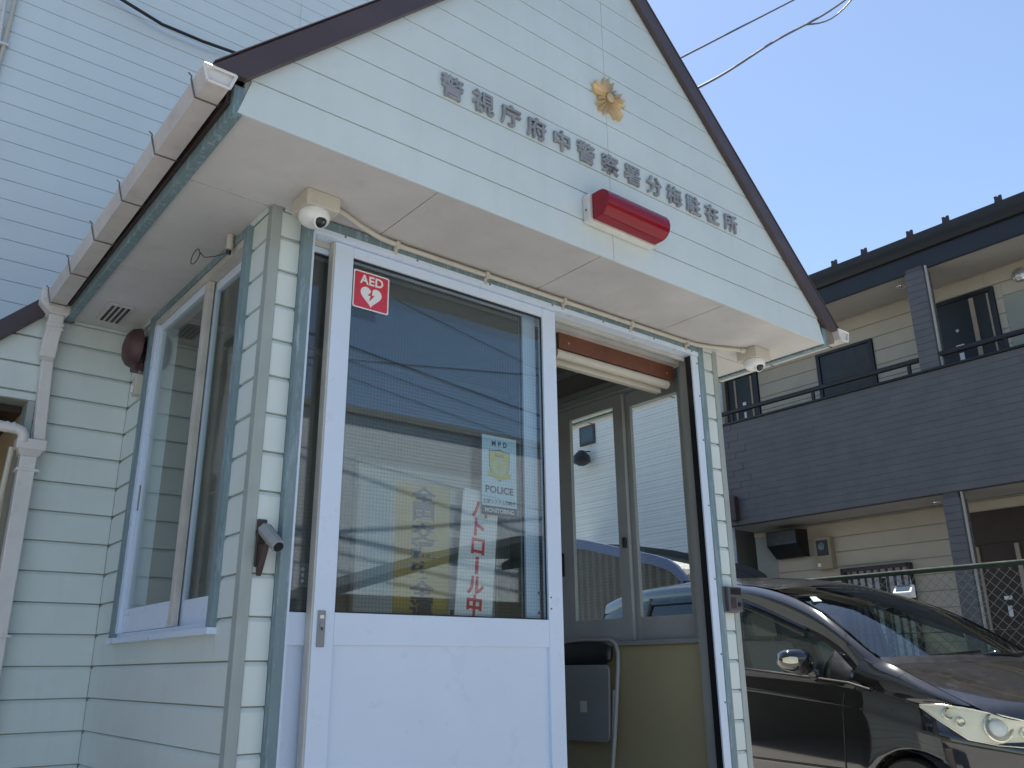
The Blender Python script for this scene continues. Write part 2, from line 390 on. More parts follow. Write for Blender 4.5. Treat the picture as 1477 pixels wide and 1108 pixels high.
# upper storey
UY = 5.056
up = G().box(-3.4, 3.9, UY, UY + .1, 1.9, 6.7).box(3.8, 3.9, UY, 10.0, 1.9, 6.7).box(-3.4, 3.8, 9.9, 10.0, GZ, 6.7).box(-3.4, -3.3, UY, 10, GZ, 6.7).build('upper_wall', 'back_light', K)
siding(up, 'y', UY, -1, -3.4, 3.9, 2.2, 6.68, .1193, 4.244, 'siding_up', joints=(2.1,), depth=.006, gap=.0013, lip=.003)
G().prism([(-4.0, 6.6), (.25, 8.6), (4.5, 6.6), (4.5, 6.72), (.25, 8.74), (-4.0, 6.72)], 'y', 4.98, 10.5).build('upper_roof', 'roof', K)
# porch roof: one 45 degree gable running back to the upper wall
G().prism([(.600, 2.500), (2.11, 4.010), (3.645, 2.475), (3.645, 2.536), (2.11, 4.071), (.600, 2.561)], 'y', 2.002, UY - .001).build('roof', 'roof', K)
G().prism([(.13, 2.03), (.598, 2.498), (.598, 2.553), (.13, 2.085)], 'y', MY - .02, UY - .001).build('lower_roof', 'roof', K)
def barge(pts, y0, y1, nm='barge_board'): return G().prism(pts, 'y', y0, y1).build(nm, 'brown', K, bev=.003)
barge([(.684, 2.546), (2.11, 3.972), (2.11, 4.070), (.592, 2.552), (.588, 2.546)], 1.972, 1.998)
barge([(3.556, 2.528), (2.111, 3.973), (2.111, 4.071), (3.648, 2.534), (3.650, 2.528)], 1.972, 1.998)
barge([(.10, 1.962), (.62, 2.482), (.62, 2.575), (.10, 2.055)], MY - .055, MY - .022)
# cap flashing on the barge boards
barge([(.590, 2.553), (2.11, 4.072), (2.11, 4.078), (.590, 2.559)], 1.968, 2.10, 'verge_flashing')
barge([(3.652, 2.533), (2.111, 4.073), (2.111, 4.079), (3.652, 2.539)], 1.968, 2.10, 'verge_flashing')
# gable face boards
GY = 2.006
gw = G().prism([(.69, 2.452), (3.54, 2.452), (3.54, 2.545), (2.11, 3.975), (.69, 2.555)], 'y', GY, GY + .06).build('gable_wall', 'back_light', K)
xj = 2.133; z = 2.45
gmat = 'siding'
while z < 3.96:
    za, zb = z, min(z + PIT, 3.965); z += PIT
    def L(t): return max(.674, t - 1.880)
    def Rr(t): return min(3.553, 6.098 - t)
    if za < 2.5:   # lowest boards have short vertical ends
        for (u0, u1, e) in ((.674, xj, 0), (xj, 3.553, 1)):
            if e == 0: board(gw, 'y', GY, -1, u0, u1, za - .002, zb, .006, .0014, .003, gmat, max(.674, zb - 1.862), u1)
            else: board(gw, 'y', GY, -1, u0, u1, za - .002, zb, .006, .0014, .003, gmat, u0, min(3.553, 6.080 - zb))
        continue
    if Rr(za) - .02 > xj and L(za) < xj - .02:
        board(gw, 'y', GY, -1, L(za), xj, za, zb, .006, .0014, .003, gmat, min(xj - .003, L(zb)), xj)
        board(gw, 'y', GY, -1, xj, Rr(za), za, zb, .006, .0014, .003, gmat, xj, max(xj + .003, Rr(zb)))
# soffit panels
sp = G().box(.70, 3.53, GY + .05, 2.41, ZS + .012, ZS + .03).box(.70, .96, 2.42, MY, ZS + .012, ZS + .03).box(3.24, 3.53, 2.42, UY, ZS + .012, ZS + .03).build('soffit', 'back', K)
for a, b in ((.690, 1.34), (1.34, 2.07), (2.07, 2.80), (2.80, 3.548)):
    G().box(a + .002, b - .002, 2.0075, 2.417, ZS, ZS + .010).build('soffit_panel', 'soffit', sp)
for a, b in ((2.421, 3.17), (3.17, MY - .004)):
    G().box(.692, .968, a + .002, b - .002, ZS + .001, ZS + .010).build('soffit_panel', 'soffit', sp)
for a, b in ((2.421, 3.17), (3.17, 3.9), (3.9, 5.04)):
    G().box(3.228, 3.548, a + .002, b - .002, ZS + .001, ZS + .010).build('soffit_panel', 'soffit', sp)
# thin quadrant beads where wall meets soffit
G().box(.950, .961, 2.43, MY - .014, ZS - .012, ZS - .0005).build('bead', 'siding', K)
G().box(1.0, 3.2, 2.388, 2.399, ZS - .012, ZS - .0005).build('bead', 'siding', K)
G().box(.70, .961, MY - .024, MY - .0135, ZS - .012, ZS - .0005).build('bead', 'siding', K)
# side fascias
for xa, xb, y1 in ((.660, .689, MY), (3.551, 3.580, UY)):
    G().box(xa, xb, 2.001, y1, 2.440, 2.535).build('fascia', 'teal', K, bev=.003)
    G().box(xa - .012 if xa < 1 else xb + .001, xa - .001 if xa < 1 else xb + .012, 2.02, y1, 2.478, 2.530).build('drip_edge', 'dark', K)
# soffit vent grille
vg = G().box(.762, .860, 3.540, 3.772, ZS - .006, ZS - .0005).build('soffit_vent', 'soffit', K, bev=.002)
for i in range(4):
    xa = .775 + i * .0205
    for j in range(10):
        ya = 3.560 + j * .0195
        G().box(xa, xa + .012, ya, ya + .015, ZS - .008, ZS - .0055).build('slot', 'dark', vg)
# gutters
def gutter(xo, xi, y0, y1, sgn, nm):
    zt = 2.534; zb = 2.487; d = .022
    t = .003
    bo, bi = xo + sgn * .014, xi - sgn * .015
    pts = [(xo, zt), (bo, zb), (bi, zb), (xi, zt), (xi - sgn * t, zt), (bi - sgn * t * .5, zb + t), (bo + sgn * t * .5, zb + t), (xo + sgn * t, zt)]
    g = G(); k = len(pts)
    g.add([(x, y0, z) for x, z in pts] + [(x, y1, z - d) for x, z in pts], [(i, k + i, k + (i + 1) % k, (i + 1) % k) for i in range(k)] + [(0, 1, 6, 7), (1, 2, 5, 6), (2, 3, 4, 5)] + [(k, k + 7, k + 6, k + 1), (k + 1, k + 6, k + 5, k + 2), (k + 2, k + 5, k + 4, k + 3)])
    gt = g.build(nm, 'gutter', K)
    # end cap, recessed centre with raised rim
    G().prism([pts[0], pts[1], pts[2], pts[3]], 'y', y0 + .010, y0 + .013).build('end_cap', 'gutter_w', gt)
    rim = G(); loop = [pts[0], pts[1], pts[2], pts[3]]
    for i in range(4):
        a, b = loop[i], loop[(i + 1) % 4]
        rim.tube([(a[0], y0 + .002, a[1]), (b[0], y0 + .002, b[1])], .0045, 6)
    rim.build('rim', 'gutter_w', gt)
    y = y0 + .09; i = 0
    while y < y1 - .05:
        dz = -d * (y - y0) / (y1 - y0)
        G().tube([(xo - sgn * .012, y, zt + .020 + dz), (xo - sgn * .003, y, zt + .012 + dz), (xo - sgn * .003, y, zt + dz), (bo - sgn * .003, y, zb - .003 + dz), (bi + sgn * .002, y, zb - .003 + dz), (xi + sgn * .006, y, zt - .02 + dz)], .0024, 6).build('gutter_hook', 'wire', gt, smooth=40)
        y += .335
    return gt
gutter(.563, .652, 1.965, 3.80, 1, 'gutter')
gutter(3.723, 3.632, 1.965, 5.0, -1, 'gutter')
# rainwater head, swan neck, leader box and downpipe
hd = G().prism([(.546, 2.545), (.546, 2.475), (.585, 2.435), (.655, 2.435), (.677, 2.475), (.677, 2.545)], 'y', 3.765, 3.852).build('rainwater_head', 'gutter_w', K, bev=.003)
dp = G()
def sq(path, hw, hd_):
    g = G(); rows = []
    for (x, y, z) in path: rows.append([(x - hw, y - hd_, z), (x + hw, y - hd_, z), (x + hw, y + hd_, z), (x - hw, y + hd_, z)])
    g.grid(rows, close=True); g.f += [(0, 1, 2, 3), tuple(len(g.v) - 4 + i for i in (3, 2, 1, 0))]; return g
ds = sq([(.618, 3.808, 2.44), (.616, 3.808, 2.36), (.612, 3.810, 2.33), (.612, 3.826, 2.25)], .029, .026).build('downpipe', 'gutter_w', K, bev=.004)
for zz in (2.388, 2.368): sq([(.617, 3.808, zz), (.617, 3.808, zz + .012)], .033, .030).build('socket_ring', 'gutter_w', ds, bev=.003)
sq([(.612, 3.826, 2.262), (.612, 3.826, 2.236)], .023, .021).build('neck', 'gutter', ds)
sq([(.616, 3.830, 2.245), (.634, 3.830, 1.90)], .022, .022).build('pipe_length', 'gutter_w', ds, bev=.004)
G().box(.553, .661, 3.785, 3.855, 1.852, 1.896).build('leader_box', 'gutter_w', ds, bev=.004)
G().prism([(.560, 1.852), (.653, 1.852), (.637, 1.825), (.573, 1.825)], 'y', 3.79, 3.85).build('hopper', 'gutter', ds)
sq([(.605, 3.822, 1.83), (.605, 3.822, 1.79), (.610, 3.826, GZ)], .030, .028).build('pipe_length', 'gutter_w', ds, bev=.004)
for zz in (1.765, 1.13): G().box(.566, .650, 3.788, 3.858, zz, zz + .010).build('pipe_clip', 'gutter_w', ds, bev=.002)
wp = G().tube([(-.9, 3.80, 1.985), (.44, 3.80, 1.935), (.545, 3.80, 1.930), (.566, 3.80, 1.922), (.575, 3.80, 1.905), (.577, 3.80, 1.88)], .021, 14).build('drain_pipe', 'gutter_w', K, smooth=40)
for xx in (.505, .528): G().tube([(xx, 3.80, 1.9325), (xx + .008, 3.80, 1.932)], .0235, 14).build('pipe_collar', 'gutter_w', wp, smooth=40)
G().tube([(.545, 3.83, 1.86), (.535, 3.84, 1.55), (.545, 3.85, .4)], .010, 8).build('thin_pipe', 'cream', K, smooth=40)
# ---- front door surround
ca = G().box(1.062, 1.095, 2.372, 2.43, FZ, 2.442).build('door_casing', 'teal', K, bev=.002)
G().box(3.070, 3.108, 2.372, 2.43, FZ, 2.442).build('casing_jamb', 'teal', ca, bev=.002)
G().box(1.096, 3.0695, 2.374, 2.43, 2.408, 2.442).build('casing_head', 'teal', ca, bev=.002)
df = G().box(1.096, 3.069, 2.370, 2.47, 2.386, 2.407).build('door_frame', 'alu', K, bev=.0015)
G().box(1.096, 1.104, 2.378, 2.47, FZ, 2.385).build('frame_jamb', 'alu', df)
fj = G().box(3.024, 3.069, 2.376, 2.384, FZ, 2.385).box(3.062, 3.069, 2.385, 2.47, FZ, 2.385).build('frame_jamb', 'alu', df, bev=.001)
G().box(3.030, 3.046, 2.386, 2.42, FZ, 2.385).build('jamb_seal', 'black', df)
G().box(3.048, 3.061, 2.40, 2.47, FZ, 2.385).build('frame_track', 'alu_grey', df)
for zz in (2.35, 2.19, 1.98, 1.68, 1.36, 1.05, .86, .6): G().lathe([(0, 0), (.004, 0), (.003, .003), (0, .003)], (3.060, 2.376, zz), (0, -1, 0), 8).build('screw', 'wire', df)
for xx in (1.21, 1.5, 1.83, 2.15, 2.44, 2.76, 3.02): G().lathe([(0, 0), (.004, 0), (.003, .003), (0, .003)], (xx, 2.370, 2.401), (0, -1, 0), 8).build('screw', 'wire', df)
G().box(1.105, 3.061, 2.471, 2.52, 2.365, 2.3855).box(1.105, 3.023, 2.4195, 2.4265, 2.366, 2.3855).build('head_track', 'alu_old', df)
G().box(1.096, 3.069, 2.36, 2.5, FZ - .02, FZ + .012).build('door_sill', 'alu_grey', df)
def leaf(nm, x0, x1, y0, y1, sl, sr, glassmat):
    lf = G().box(x0, x0 + sl, y0, y1, FZ + .015, 2.3835).build(nm, 'alu', K, bev=.0015)
    G().box(x1 - sr, x1, y0, y1, FZ + .015, 2.3835).build('stile', 'alu', lf, bev=.0015)
    e = .0006
    G().box(x0 + sl + e, x1 - sr - e, y0 + .001, y1 - .001, 2.346, 2.3835).build('rail', 'alu', lf, bev=.0015)
    G().box(x0 + sl + e, x1 - sr - e, y0 + .001, y1 - .001, 1.072, 1.166).build('rail', 'alu', lf, bev=.0015)
    G().box(x0 + sl + e, x1 - sr - e, y0 + .001, y1 - .001, FZ + .015, FZ + .11).build('rail', 'alu', lf, bev=.0015)
    G().box(x0 + sl, x1 - sr, y0 + .013, y1 - .013, FZ + .10, 1.073).build('kick_panel', 'alu', lf)
    G().box(x0 + sl, x1 - sr, (y0 + y1) / 2 - .003, (y0 + y1) / 2 + .003, 1.160, 2.350).build('pane', glassmat, lf)
    gs = G(); a, b, y = x0 + sl, x1 - sr, y0 + .009
    gs.box(a, b, y, y + .004, 2.338, 2.346).box(a, b, y, y + .004, 1.166, 1.171).box(a, a + .005, y, y + .004, 1.171, 2.338).box(b - .005, b, y, y + .004, 1.171, 2.338)
    gs.build('glazing_bead', 'black', lf)
    return lf
d1 = leaf('sliding_door', 1.186, 2.180, 2.388, 2.418, .069, .069, 'glass_wire')
d2 = leaf('rear_door_leaf', 1.040, 2.105, 2.428, 2.458, .066, .066, 'glass_wire')
G().box(1.180, 1.1855, 2.392, 2.425, FZ + .02, 2.383).build('edge_strip', 'alu_old', d1)
lk = G().box(1.199, 1.224, 2.383, 2.388, 1.066, 1.170).build('lock_plate', 'grey', d1, bev=.0015)
G().box(1.2055, 1.2175, 2.3815, 2.383, 1.147, 1.157).build('key_label', 'white', lk)
G().lathe([(0, 0), (.0065, 0), (.0065, .004), (0, .004)], (1.2115, 2.383, 1.128), (0, -1, 0), 14).build('key_cylinder', 'alu_grey', lk, smooth=40)
G().box(1.2095, 1.2135, 2.3785, 2.379, 1.114, 1.123).build('keyhole', 'black', lk)
G().tube([(2.105, 2.425, 1.262), (2.090, 2.436, 1.262), (2.078, 2.44, 1.256), (2.076, 2.44, 1.25), (2.076, 2.44, 1.205), (2.078, 2.44, 1.199), (2.090, 2.436, 1.193), (2.105, 2.425, 1.193)], .006, 8).build('pull_handle', 'grey', d1, smooth=50)
for zz in (1.245, 1.205): G().lathe([(0, 0), (.003, 0), (.003, .002), (0, .002)], (2.122, 2.388, zz), (0, -1, 0), 8).build('screw', 'wire', d1)
# ---- left side window
sw = G().box(.945, .985, 2.556, 2.598, 1.125, 2.442).build('side_window', 'teal', K, bev=.002)
G().box(.945, .985, 3.548, 3.606, 1.125, 2.442).build('casing_jamb', 'teal', sw, bev=.002)
G().box(.945, .985, 2.599, 3.547, 2.415, 2.442).build('casing_head', 'teal', sw, bev=.002)
G().box(.952, 1.04, 2.5985, 3.5475, 2.388, 2.414).build('frame_head', 'alu_old', sw, bev=.0015)
G().box(.950, 1.04, 3.512, 3.547, 1.140, 2.387).build('frame_jamb', 'alu', sw, bev=.0015)
G().box(.955, 1.04, 2.599, 2.606, 1.140, 2.387).build('frame_jamb', 'alu', sw)
G().box(.935, 1.04, 2.552, 3.610, 1.104, 1.1245).build('sill', 'alu', sw, bev=.002)
G().box(.958, 1.04, 2.60, 3.546, 1.125, 1.1395).build('frame_sill', 'alu', sw)
def sash_x(x0, x1, y0, y1, z0, z1, par, st0, st1, rt, rb, gl, nm='sash', m1='alu', m0=None):
    s = G().box(x0, x1, y0, y0 + st0, z0, z1).build(nm, m0 or m1, par, bev=.0015)
    q = []
    for nm2, bx_ in (('stile', (y1 - st1, y1, z0, z1)), ('rail', (y0 + st0, y1 - st1, z1 - rt, z1)), ('rail', (y0 + st0, y1 - st1, z0, z0 + rb))):
        G().box(x0 + (.001 if nm2 == 'rail' else 0), x1 - .001, *bx_).build(nm2, m1, par, bev=.0015)
    G().box((x0 + x1) / 2 - .0025, (x0 + x1) / 2 + .0025, y0 + st0, y1 - st1, z0 + rb, z1 - rt).build('pane', gl, par)
sash_x(.962, .984, 2.955, 3.511, 1.142, 2.386, sw, .040, .026, .034, .085, 'glass', m0='alu_old')
sash_x(.992, 1.014, 2.607, 3.00, 1.142, 2.386, sw, .026, .036, .034, .085, 'glass')
G().box(.956, .962, 2.960, 2.985, 1.142, 1.165).build('corner_block', 'alu_old', sw)
G().box(.958, .962, 3.490, 3.498, 1.60, 1.70).build('finger_pull', 'grey', sw)
# ---- right side window (seen from inside)
rwn = G().box(3.09, 3.215, 3.441, 3.468, 1.122, 2.398).build('right_window', 'alu_grey', K, bev=.0015)
G().box(3.09, 3.215, 2.502, 2.53, 1.122, 2.398).build('frame_jamb', 'alu_grey', rwn, bev=.0015)
G().box(3.09, 3.215, 2.531, 3.440, 2.36, 2.398).build('frame_head', 'alu_grey', rwn, bev=.0015)
G().box(3.085, 3.245, 2.502, 3.468, 1.100, 1.1215).build('sill', 'alu_grey', rwn, bev=.0015)
G().box(3.236, 3.262, 2.50, 3.47, 1.08, 1.099).build('outer_sill', 'alu', rwn)
sash_x(3.118, 3.140, 2.925, 3.440, 1.124, 2.358, rwn, .066, .12, .062, .105, 'glass_wire2', m1='alu_in')
sash_x(3.150, 3.172, 2.532, 2.985, 1.124, 2.358, rwn, .053, .085, .075, .105, 'glass_wire2', m1='alu_in')
G().box(3.111, 3.117, 3.395, 3.407, 1.46, 1.58).build('finger_pull', 'black', rwn)
G().box(3.141, 3.149, 2.545, 2.556, 1.52, 1.66).build('finger_pull', 'black', rwn)
G().box(3.098, 3.117, 2.935, 2.95, 1.56, 1.61).build('crescent_latch', 'black', rwn, bev=.003)
# ---- interior
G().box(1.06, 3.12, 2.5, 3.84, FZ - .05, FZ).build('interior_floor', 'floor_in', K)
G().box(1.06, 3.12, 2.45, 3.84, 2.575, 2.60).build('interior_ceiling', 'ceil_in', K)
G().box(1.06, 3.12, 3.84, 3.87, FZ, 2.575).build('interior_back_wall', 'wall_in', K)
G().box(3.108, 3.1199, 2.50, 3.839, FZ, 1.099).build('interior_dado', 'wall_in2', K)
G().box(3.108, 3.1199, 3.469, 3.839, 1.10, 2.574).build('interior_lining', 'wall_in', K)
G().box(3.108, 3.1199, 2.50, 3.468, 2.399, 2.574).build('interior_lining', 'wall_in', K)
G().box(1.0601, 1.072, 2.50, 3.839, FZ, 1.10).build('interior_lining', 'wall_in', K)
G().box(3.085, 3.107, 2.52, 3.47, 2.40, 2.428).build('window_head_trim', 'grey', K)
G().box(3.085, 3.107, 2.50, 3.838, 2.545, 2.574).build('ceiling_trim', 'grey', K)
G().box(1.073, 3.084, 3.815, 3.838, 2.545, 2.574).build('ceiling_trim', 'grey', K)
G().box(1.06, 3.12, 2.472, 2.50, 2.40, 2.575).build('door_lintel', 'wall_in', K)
# entrance steps in front of the door
G().box(1.0, 3.2, 2.02, 2.39, GZ, FZ - .03).build('door_step', 'concrete', K, bev=.008)
G().box(.9, 3.3, 1.70, 2.02, GZ, .11).build('door_step', 'concrete', K, bev=.008)

# ------------------------------------------------------------------ things on and in the police box
# raised characters
T = thing('sign_lettering', 'row of grey raised metal characters across the porch gable', 'sign', (2.13, 1.99, 2.82))
cx = [1.382, 1.512, 1.635, 1.755, 1.880, 2.004, 2.134, 2.258, 2.386, 2.510, 2.632, 2.755, 2.886]
for ch, x in zip('警視庁府中警察署分梅駐在所', cx):
    text('character', ch, .091, (x, 1.9945, 2.862), (1, 0, 0), (0, 0, 1), 'letter', T, ext=.0050, bold=.0004, bevel=.0010, sx=1.04)
# gold emblem: five points of ridged rays round a disc
E_ = thing('police_emblem', 'gold rayed star emblem fixed high on the gable boards', 'emblem', (2.142, 1.995, 3.07))
ec = Vector((2.143, 2.0, 3.168)); g = G(); lens = [1.0, .93, .68, .93]
NR = 20
ring = []
for i in range(NR * 2):
    th = 2 * math.pi * i / (NR * 2); k = (i // 2) % 4
    if i % 2 == 0: rr, hh = .098 * lens[k], .015
    else: rr, hh = .093 * min(lens[k], lens[(k + 1) % 4]) * .90, .001
    ring.append((rr * math.sin(th), rr * math.cos(th), hh))
vs = [ec + Vector((x, -h - .004, z_)) for x, z_, h in ring]; n_ = len(vs)
inn = [ec + Vector((.024 * math.sin(2 * math.pi * i / n_), -(.019 if i % 2 == 0 else .009), .024 * math.cos(2 * math.pi * i / n_))) for i in range(n_)]
bk = [ec + Vector((x, .0, z_)) for x, z_, h in ring]
g.add(vs + inn + bk, [(i, (i + 1) % n_, n_ + (i + 1) % n_, n_ + i) for i in range(n_)] + [(i, 2 * n_ + i, 2 * n_ + (i + 1) % n_, (i + 1) % n_) for i in range(n_)] + [tuple(n_ + i for i in range(n_))])
g.build('rays', 'gold', E_)
G().lathe([(0, 0), (.021, 0), (.021, .007), (.018, .009), (0, .0095)], ec + Vector((0, -.014, 0)), (0, -1, 0), 24).build('disc', 'gold', E_, smooth=40)
# red lamp
T = thing('red_lamp', 'red half-round police lamp on a white base under the characters', 'lamp', (2.19, 1.99, 2.55))
G().box(1.978, 2.338, 1.962, 1.997, 2.553, 2.664).build('base', 'redwhite', T, bev=.003)
pts = []
for k in range(9):
    a = R(-90 + 180 * k / 8); pts.append((1.962 - .040 - .040 * math.cos(a) * 1.15, 2.612 + .052 * math.sin(a)))
poly = [(1.9615, 2.560)] + pts + [(1.9615, 2.664)]
G().prism(poly, 'x', 1.990, 2.328).build('lens', 'redlens', T, smooth=35, bev=.004)
for xx in (1.984,): G().lathe([(0, 0), (.004, 0), (.004, .003), (0, .003)], (xx - .006, 1.98, 2.60), (-1, 0, 0), 8).build('screw', 'wire', T)
# dome cameras
def dome(x0, y0, label, yaw):
    T = thing('security_camera', label, 'camera', (x0 + .058, y0 + .055, ZS - .12), 'dome cameras under the porch soffit')
    G().box(x0, x0 + .116, y0, y0 + .112, ZS - .056, ZS - .0005).build('junction_box', 'cream', T, bev=.004)
    c = Vector((x0 + .050, y0 + .048, ZS - .056))
    G().lathe([(.034, .002), (.047, -.001), (.050, -.010), (.050, -.022), (.046, -.032), (.036, -.040), (.020, -.044), (0, -.045)], c, (0, 0, 1), 28).build('housing', 'white', T, smooth=50)
    dv = Vector((math.sin(R(yaw)), -math.cos(R(yaw)), -.62)).normalized()
    lc = c + Vector((0, 0, -.020))
    G().lathe([(.021, .024), (.022, .034), (.019, .041), (.012, .046), (0, .048)], lc, dv, 20).build('lens_dome', 'black', T, smooth=50)
    G().lathe([(.025, .020), (.026, .036), (.022, .038), (.0215, .02)], lc, dv, 24).build('lens_hood', 'white', T, smooth=50)
    G().lathe([(.005, .047), (.005, .050), (0, .050)], lc, dv, 10).build('lens', 'bluegrey', T, smooth=50)
    return T
dome(.998, 2.228, 'white dome camera on a cream box beside the left door jamb', 20)
dome(3.300, 2.212, 'white dome camera on a cream box at the right end of the porch soffit', -8)
# conduit along the head of the door
T = thing('cable_conduit', 'cream cable conduit clipped along the soffit above the sliding door', 'conduit', (2.1, 2.37, 2.42))
G().tube([(1.113, 2.275, 2.436), (1.16, 2.29, 2.436), (1.24, 2.325, 2.434), (1.33, 2.352, 2.431), (1.42, 2.362, 2.430), (1.6, 2.362, 2.430), (2.6, 2.362, 2.432), (2.95, 2.362, 2.434), (3.05, 2.360, 2.436), (3.14, 2.335, 2.437), (3.22, 2.30, 2.437), (3.30, 2.272, 2.437)], .0095, 10).build('tube', 'cream', T, smooth=50)
for x in (1.40, 1.80, 2.20, 2.60, 2.97):
    G().box(x, x + .016, 2.349, 2.373, 2.414, 2.4415).box(x + .001, x + .015, 2.366, 2.3715, 2.396, 2.4135).build('clip', 'cream', T, bev=.002)
G().tube([(3.275, 2.281, 2.437), (3.299, 2.272, 2.437)], .014, 12).build('gland', 'cream', T, smooth=50)
# flag holder
T = thing('flag_holder', 'dark bronze flagpole bracket on the boards left of the door', 'bracket', (1.008, 2.39, 1.27))
G().box(.994, 1.024, 2.392, 2.3995, 1.285, 1.422).build('wall_plate', 'dark', T, bev=.003)
a_, b_ = Vector((1.012, 2.388, 1.395)), Vector((1.026, 2.310, 1.335))
G().tube([a_, b_], .021, 6).build('socket', 'alu_grey', T, bev=.003)
G().tube([b_ - Vector((.0006, -.002, -.0016)), b_ + (b_ - a_).normalized() * .004], .0145, 12).build('socket_mouth', 'black', T)
G().prism([(2.391, 1.35), (2.345, 1.345), (2.375, 1.285), (2.391, 1.258)], 'x', .999, 1.017).build('gusset', 'dark', T, bev=.003)
G().tube([(1.024, 2.376, 1.402), (1.038, 2.318, 1.352)], .005, 6).build('rib', 'dark', T)
# intercom
T = thing('intercom', 'small dark grey door intercom on the boards right of the door', 'intercom', (3.15, 2.38, 1.225))
G().box(3.098, 3.20, 2.368, 2.3995, 1.222, 1.332).build('back_box', 'intercom', T, bev=.003)
G().box(3.112, 3.206, 2.350, 2.3685, 1.226, 1.330).build('face', 'intercom', T, bev=.004)
G().box(3.128, 3.198, 2.3488, 2.3505, 1.297, 1.324).build('display', 'black', T)
G().box(3.126, 3.160, 2.3485, 2.3505, 1.240, 1.284).build('speaker_grille', 'dark', T)
G().lathe([(0, 0), (.010, 0), (.010, .004), (0, .005)], (3.182, 2.350, 1.256), (0, -1, 0), 16).build('call_button', 'black', T, smooth=40)
# AED sticker
T = thing('aed_sticker', 'red square sticker with white heart and AED lettering on the glass', 'sticker', (1.335, 2.399, 2.17))
def rsq(x0, x1, z0, z1, r, y, t, nm, mat, par):
    p_ = []
    for cx_, cz_, a0 in ((x1 - r, z1 - r, 0), (x0 + r, z1 - r, 90), (x0 + r, z0 + r, 180), (x1 - r, z0 + r, 270)):
        for k in range(5): a = R(a0 + 90 * k / 4); p_.append((cx_ + r * math.cos(a), cz_ + r * math.sin(a)))
    return G().prism(p_, 'y', y - t, y).build(nm, mat, par)
yg = 2.3998
rsq(1.264, 1.405, 2.171, 2.311, .007, yg, .0005, 'border', 'white_print', T)
rsq(1.269, 1.400, 2.176, 2.306, .006, yg - .0005, .0004, 'field', 'red_sticker', T)
text('lettering', 'AED', .046, (1.3345, yg - .0013, 2.281), (1, 0, 0), (0, 0, 1), 'white_print', T, ext=.0003, bold=.0012, space=1.05)
hp = []
for k in range(40):
    t = 2 * math.pi * k / 40; hx = 16 * math.sin(t) ** 3; hz = 13 * math.cos(t) - 5 * math.cos(2 * t) - 2 * math.cos(3 * t) - math.cos(4 * t)
    hp.append((1.3345 + hx * .0026, 2.224 + hz * .0026))
G().prism(hp, 'y', yg - .0014, yg - .0010).build('heart', 'white_print', T)
bolt = [(.006, .022), (-.014, -.002), (-.002, -.001), (-.008, -.024), (.013, .002), (.002, .003)]
G().prism([(1.3345 + x, 2.226 + z_) for x, z_ in bolt], 'y', yg - .0019, yg - .0015).build('bolt', 'red_sticker', T)
# police sticker, stuck on the inner face of the pane
yg = 2.4085
T = thing('police_sticker', 'pale blue sticker with yellow police shield on the door glass', 'sticker', (1.90, 2.399, 1.53))
x0_, x1_, zt_ = 1.822, 1.982, 1.816; xc_ = (x0_ + x1_) / 2
rsq(x0_, x1_, 1.556, zt_, .002, yg, .0005, 'sheet', 'cyan_print', T)
rsq(x0_, x1_, 1.522, 1.5555, .002, yg, .0005, 'band', 'navy_print', T)
text('lettering', 'M P D', .026, (xc_, yg - .0009, 1.788), (1, 0, 0), (0, 0, 1), 'navy_print', T, ext=.0002, bold=.0009, space=1.1)
text('lettering', 'POLICE', .034, (xc_, yg - .0009, 1.616), (1, 0, 0), (0, 0, 1), 'navy_print', T, ext=.0002, bold=.0012, space=1.05, sx=1.12)
text('lettering', '保安システム作動中', .0165, (xc_, yg - .0009, 1.572), (1, 0, 0), (0, 0, 1), 'navy_print', T, ext=.0002, bold=.0003)
text('lettering', 'MONITORING', .021, (xc_, yg - .0009, 1.540), (1, 0, 0), (0, 0, 1), 'white_print', T, ext=.0002, bold=.0003)
sh = [(-.047, .046), (-.024, .046), (0, .054), (.024, .046), (.047, .046), (.045, -.012), (.036, -.036), (0, -.062), (-.036, -.036), (-.045, -.012)]
G().prism([(xc_ + x * 1.05, 1.712 + z_ * 1.05) for x, z_ in sh], 'y', yg - .0007, yg - .0005).build('shield_outline', 'navy_print', T)
G().prism([(xc_ + x, 1.712 + z_) for x, z_ in sh], 'y', yg - .0010, yg - .0008).build('shield', 'badge_print', T)
g = G()
for k in range(24):
    a = 2 * math.pi * k / 24; d = .05
    g.prism([(xc_ + .010 * math.sin(a), 1.702 + .010 * math.cos(a)), (xc_ + .032 * math.sin(a - d), 1.702 + .032 * math.cos(a - d)), (xc_ + .032 * math.sin(a + d), 1.702 + .032 * math.cos(a + d))], 'y', yg - .0013, yg - .0011)
g.build('shield_rays', 'cyan_print', T)
G().prism([(xc_ + x, 1.672 + z_) for x, z_ in ((-.056, .014), (-.040, .006), (0, -.004), (.040, .006), (.056, .014), (.050, .002), (.056, -.008), (.038, -.010), (0, -.020), (-.038, -.010), (-.056, -.008), (-.050, .002))], 'y', yg - .0016, yg - .0014).build('ribbon', 'badge_print', T)
text('lettering', 'POLICE', .0125, (xc_, yg - .0013, 1.744), (1, 0, 0), (0, 0, 1), 'navy_print', T, ext=.0001, bold=.0002)
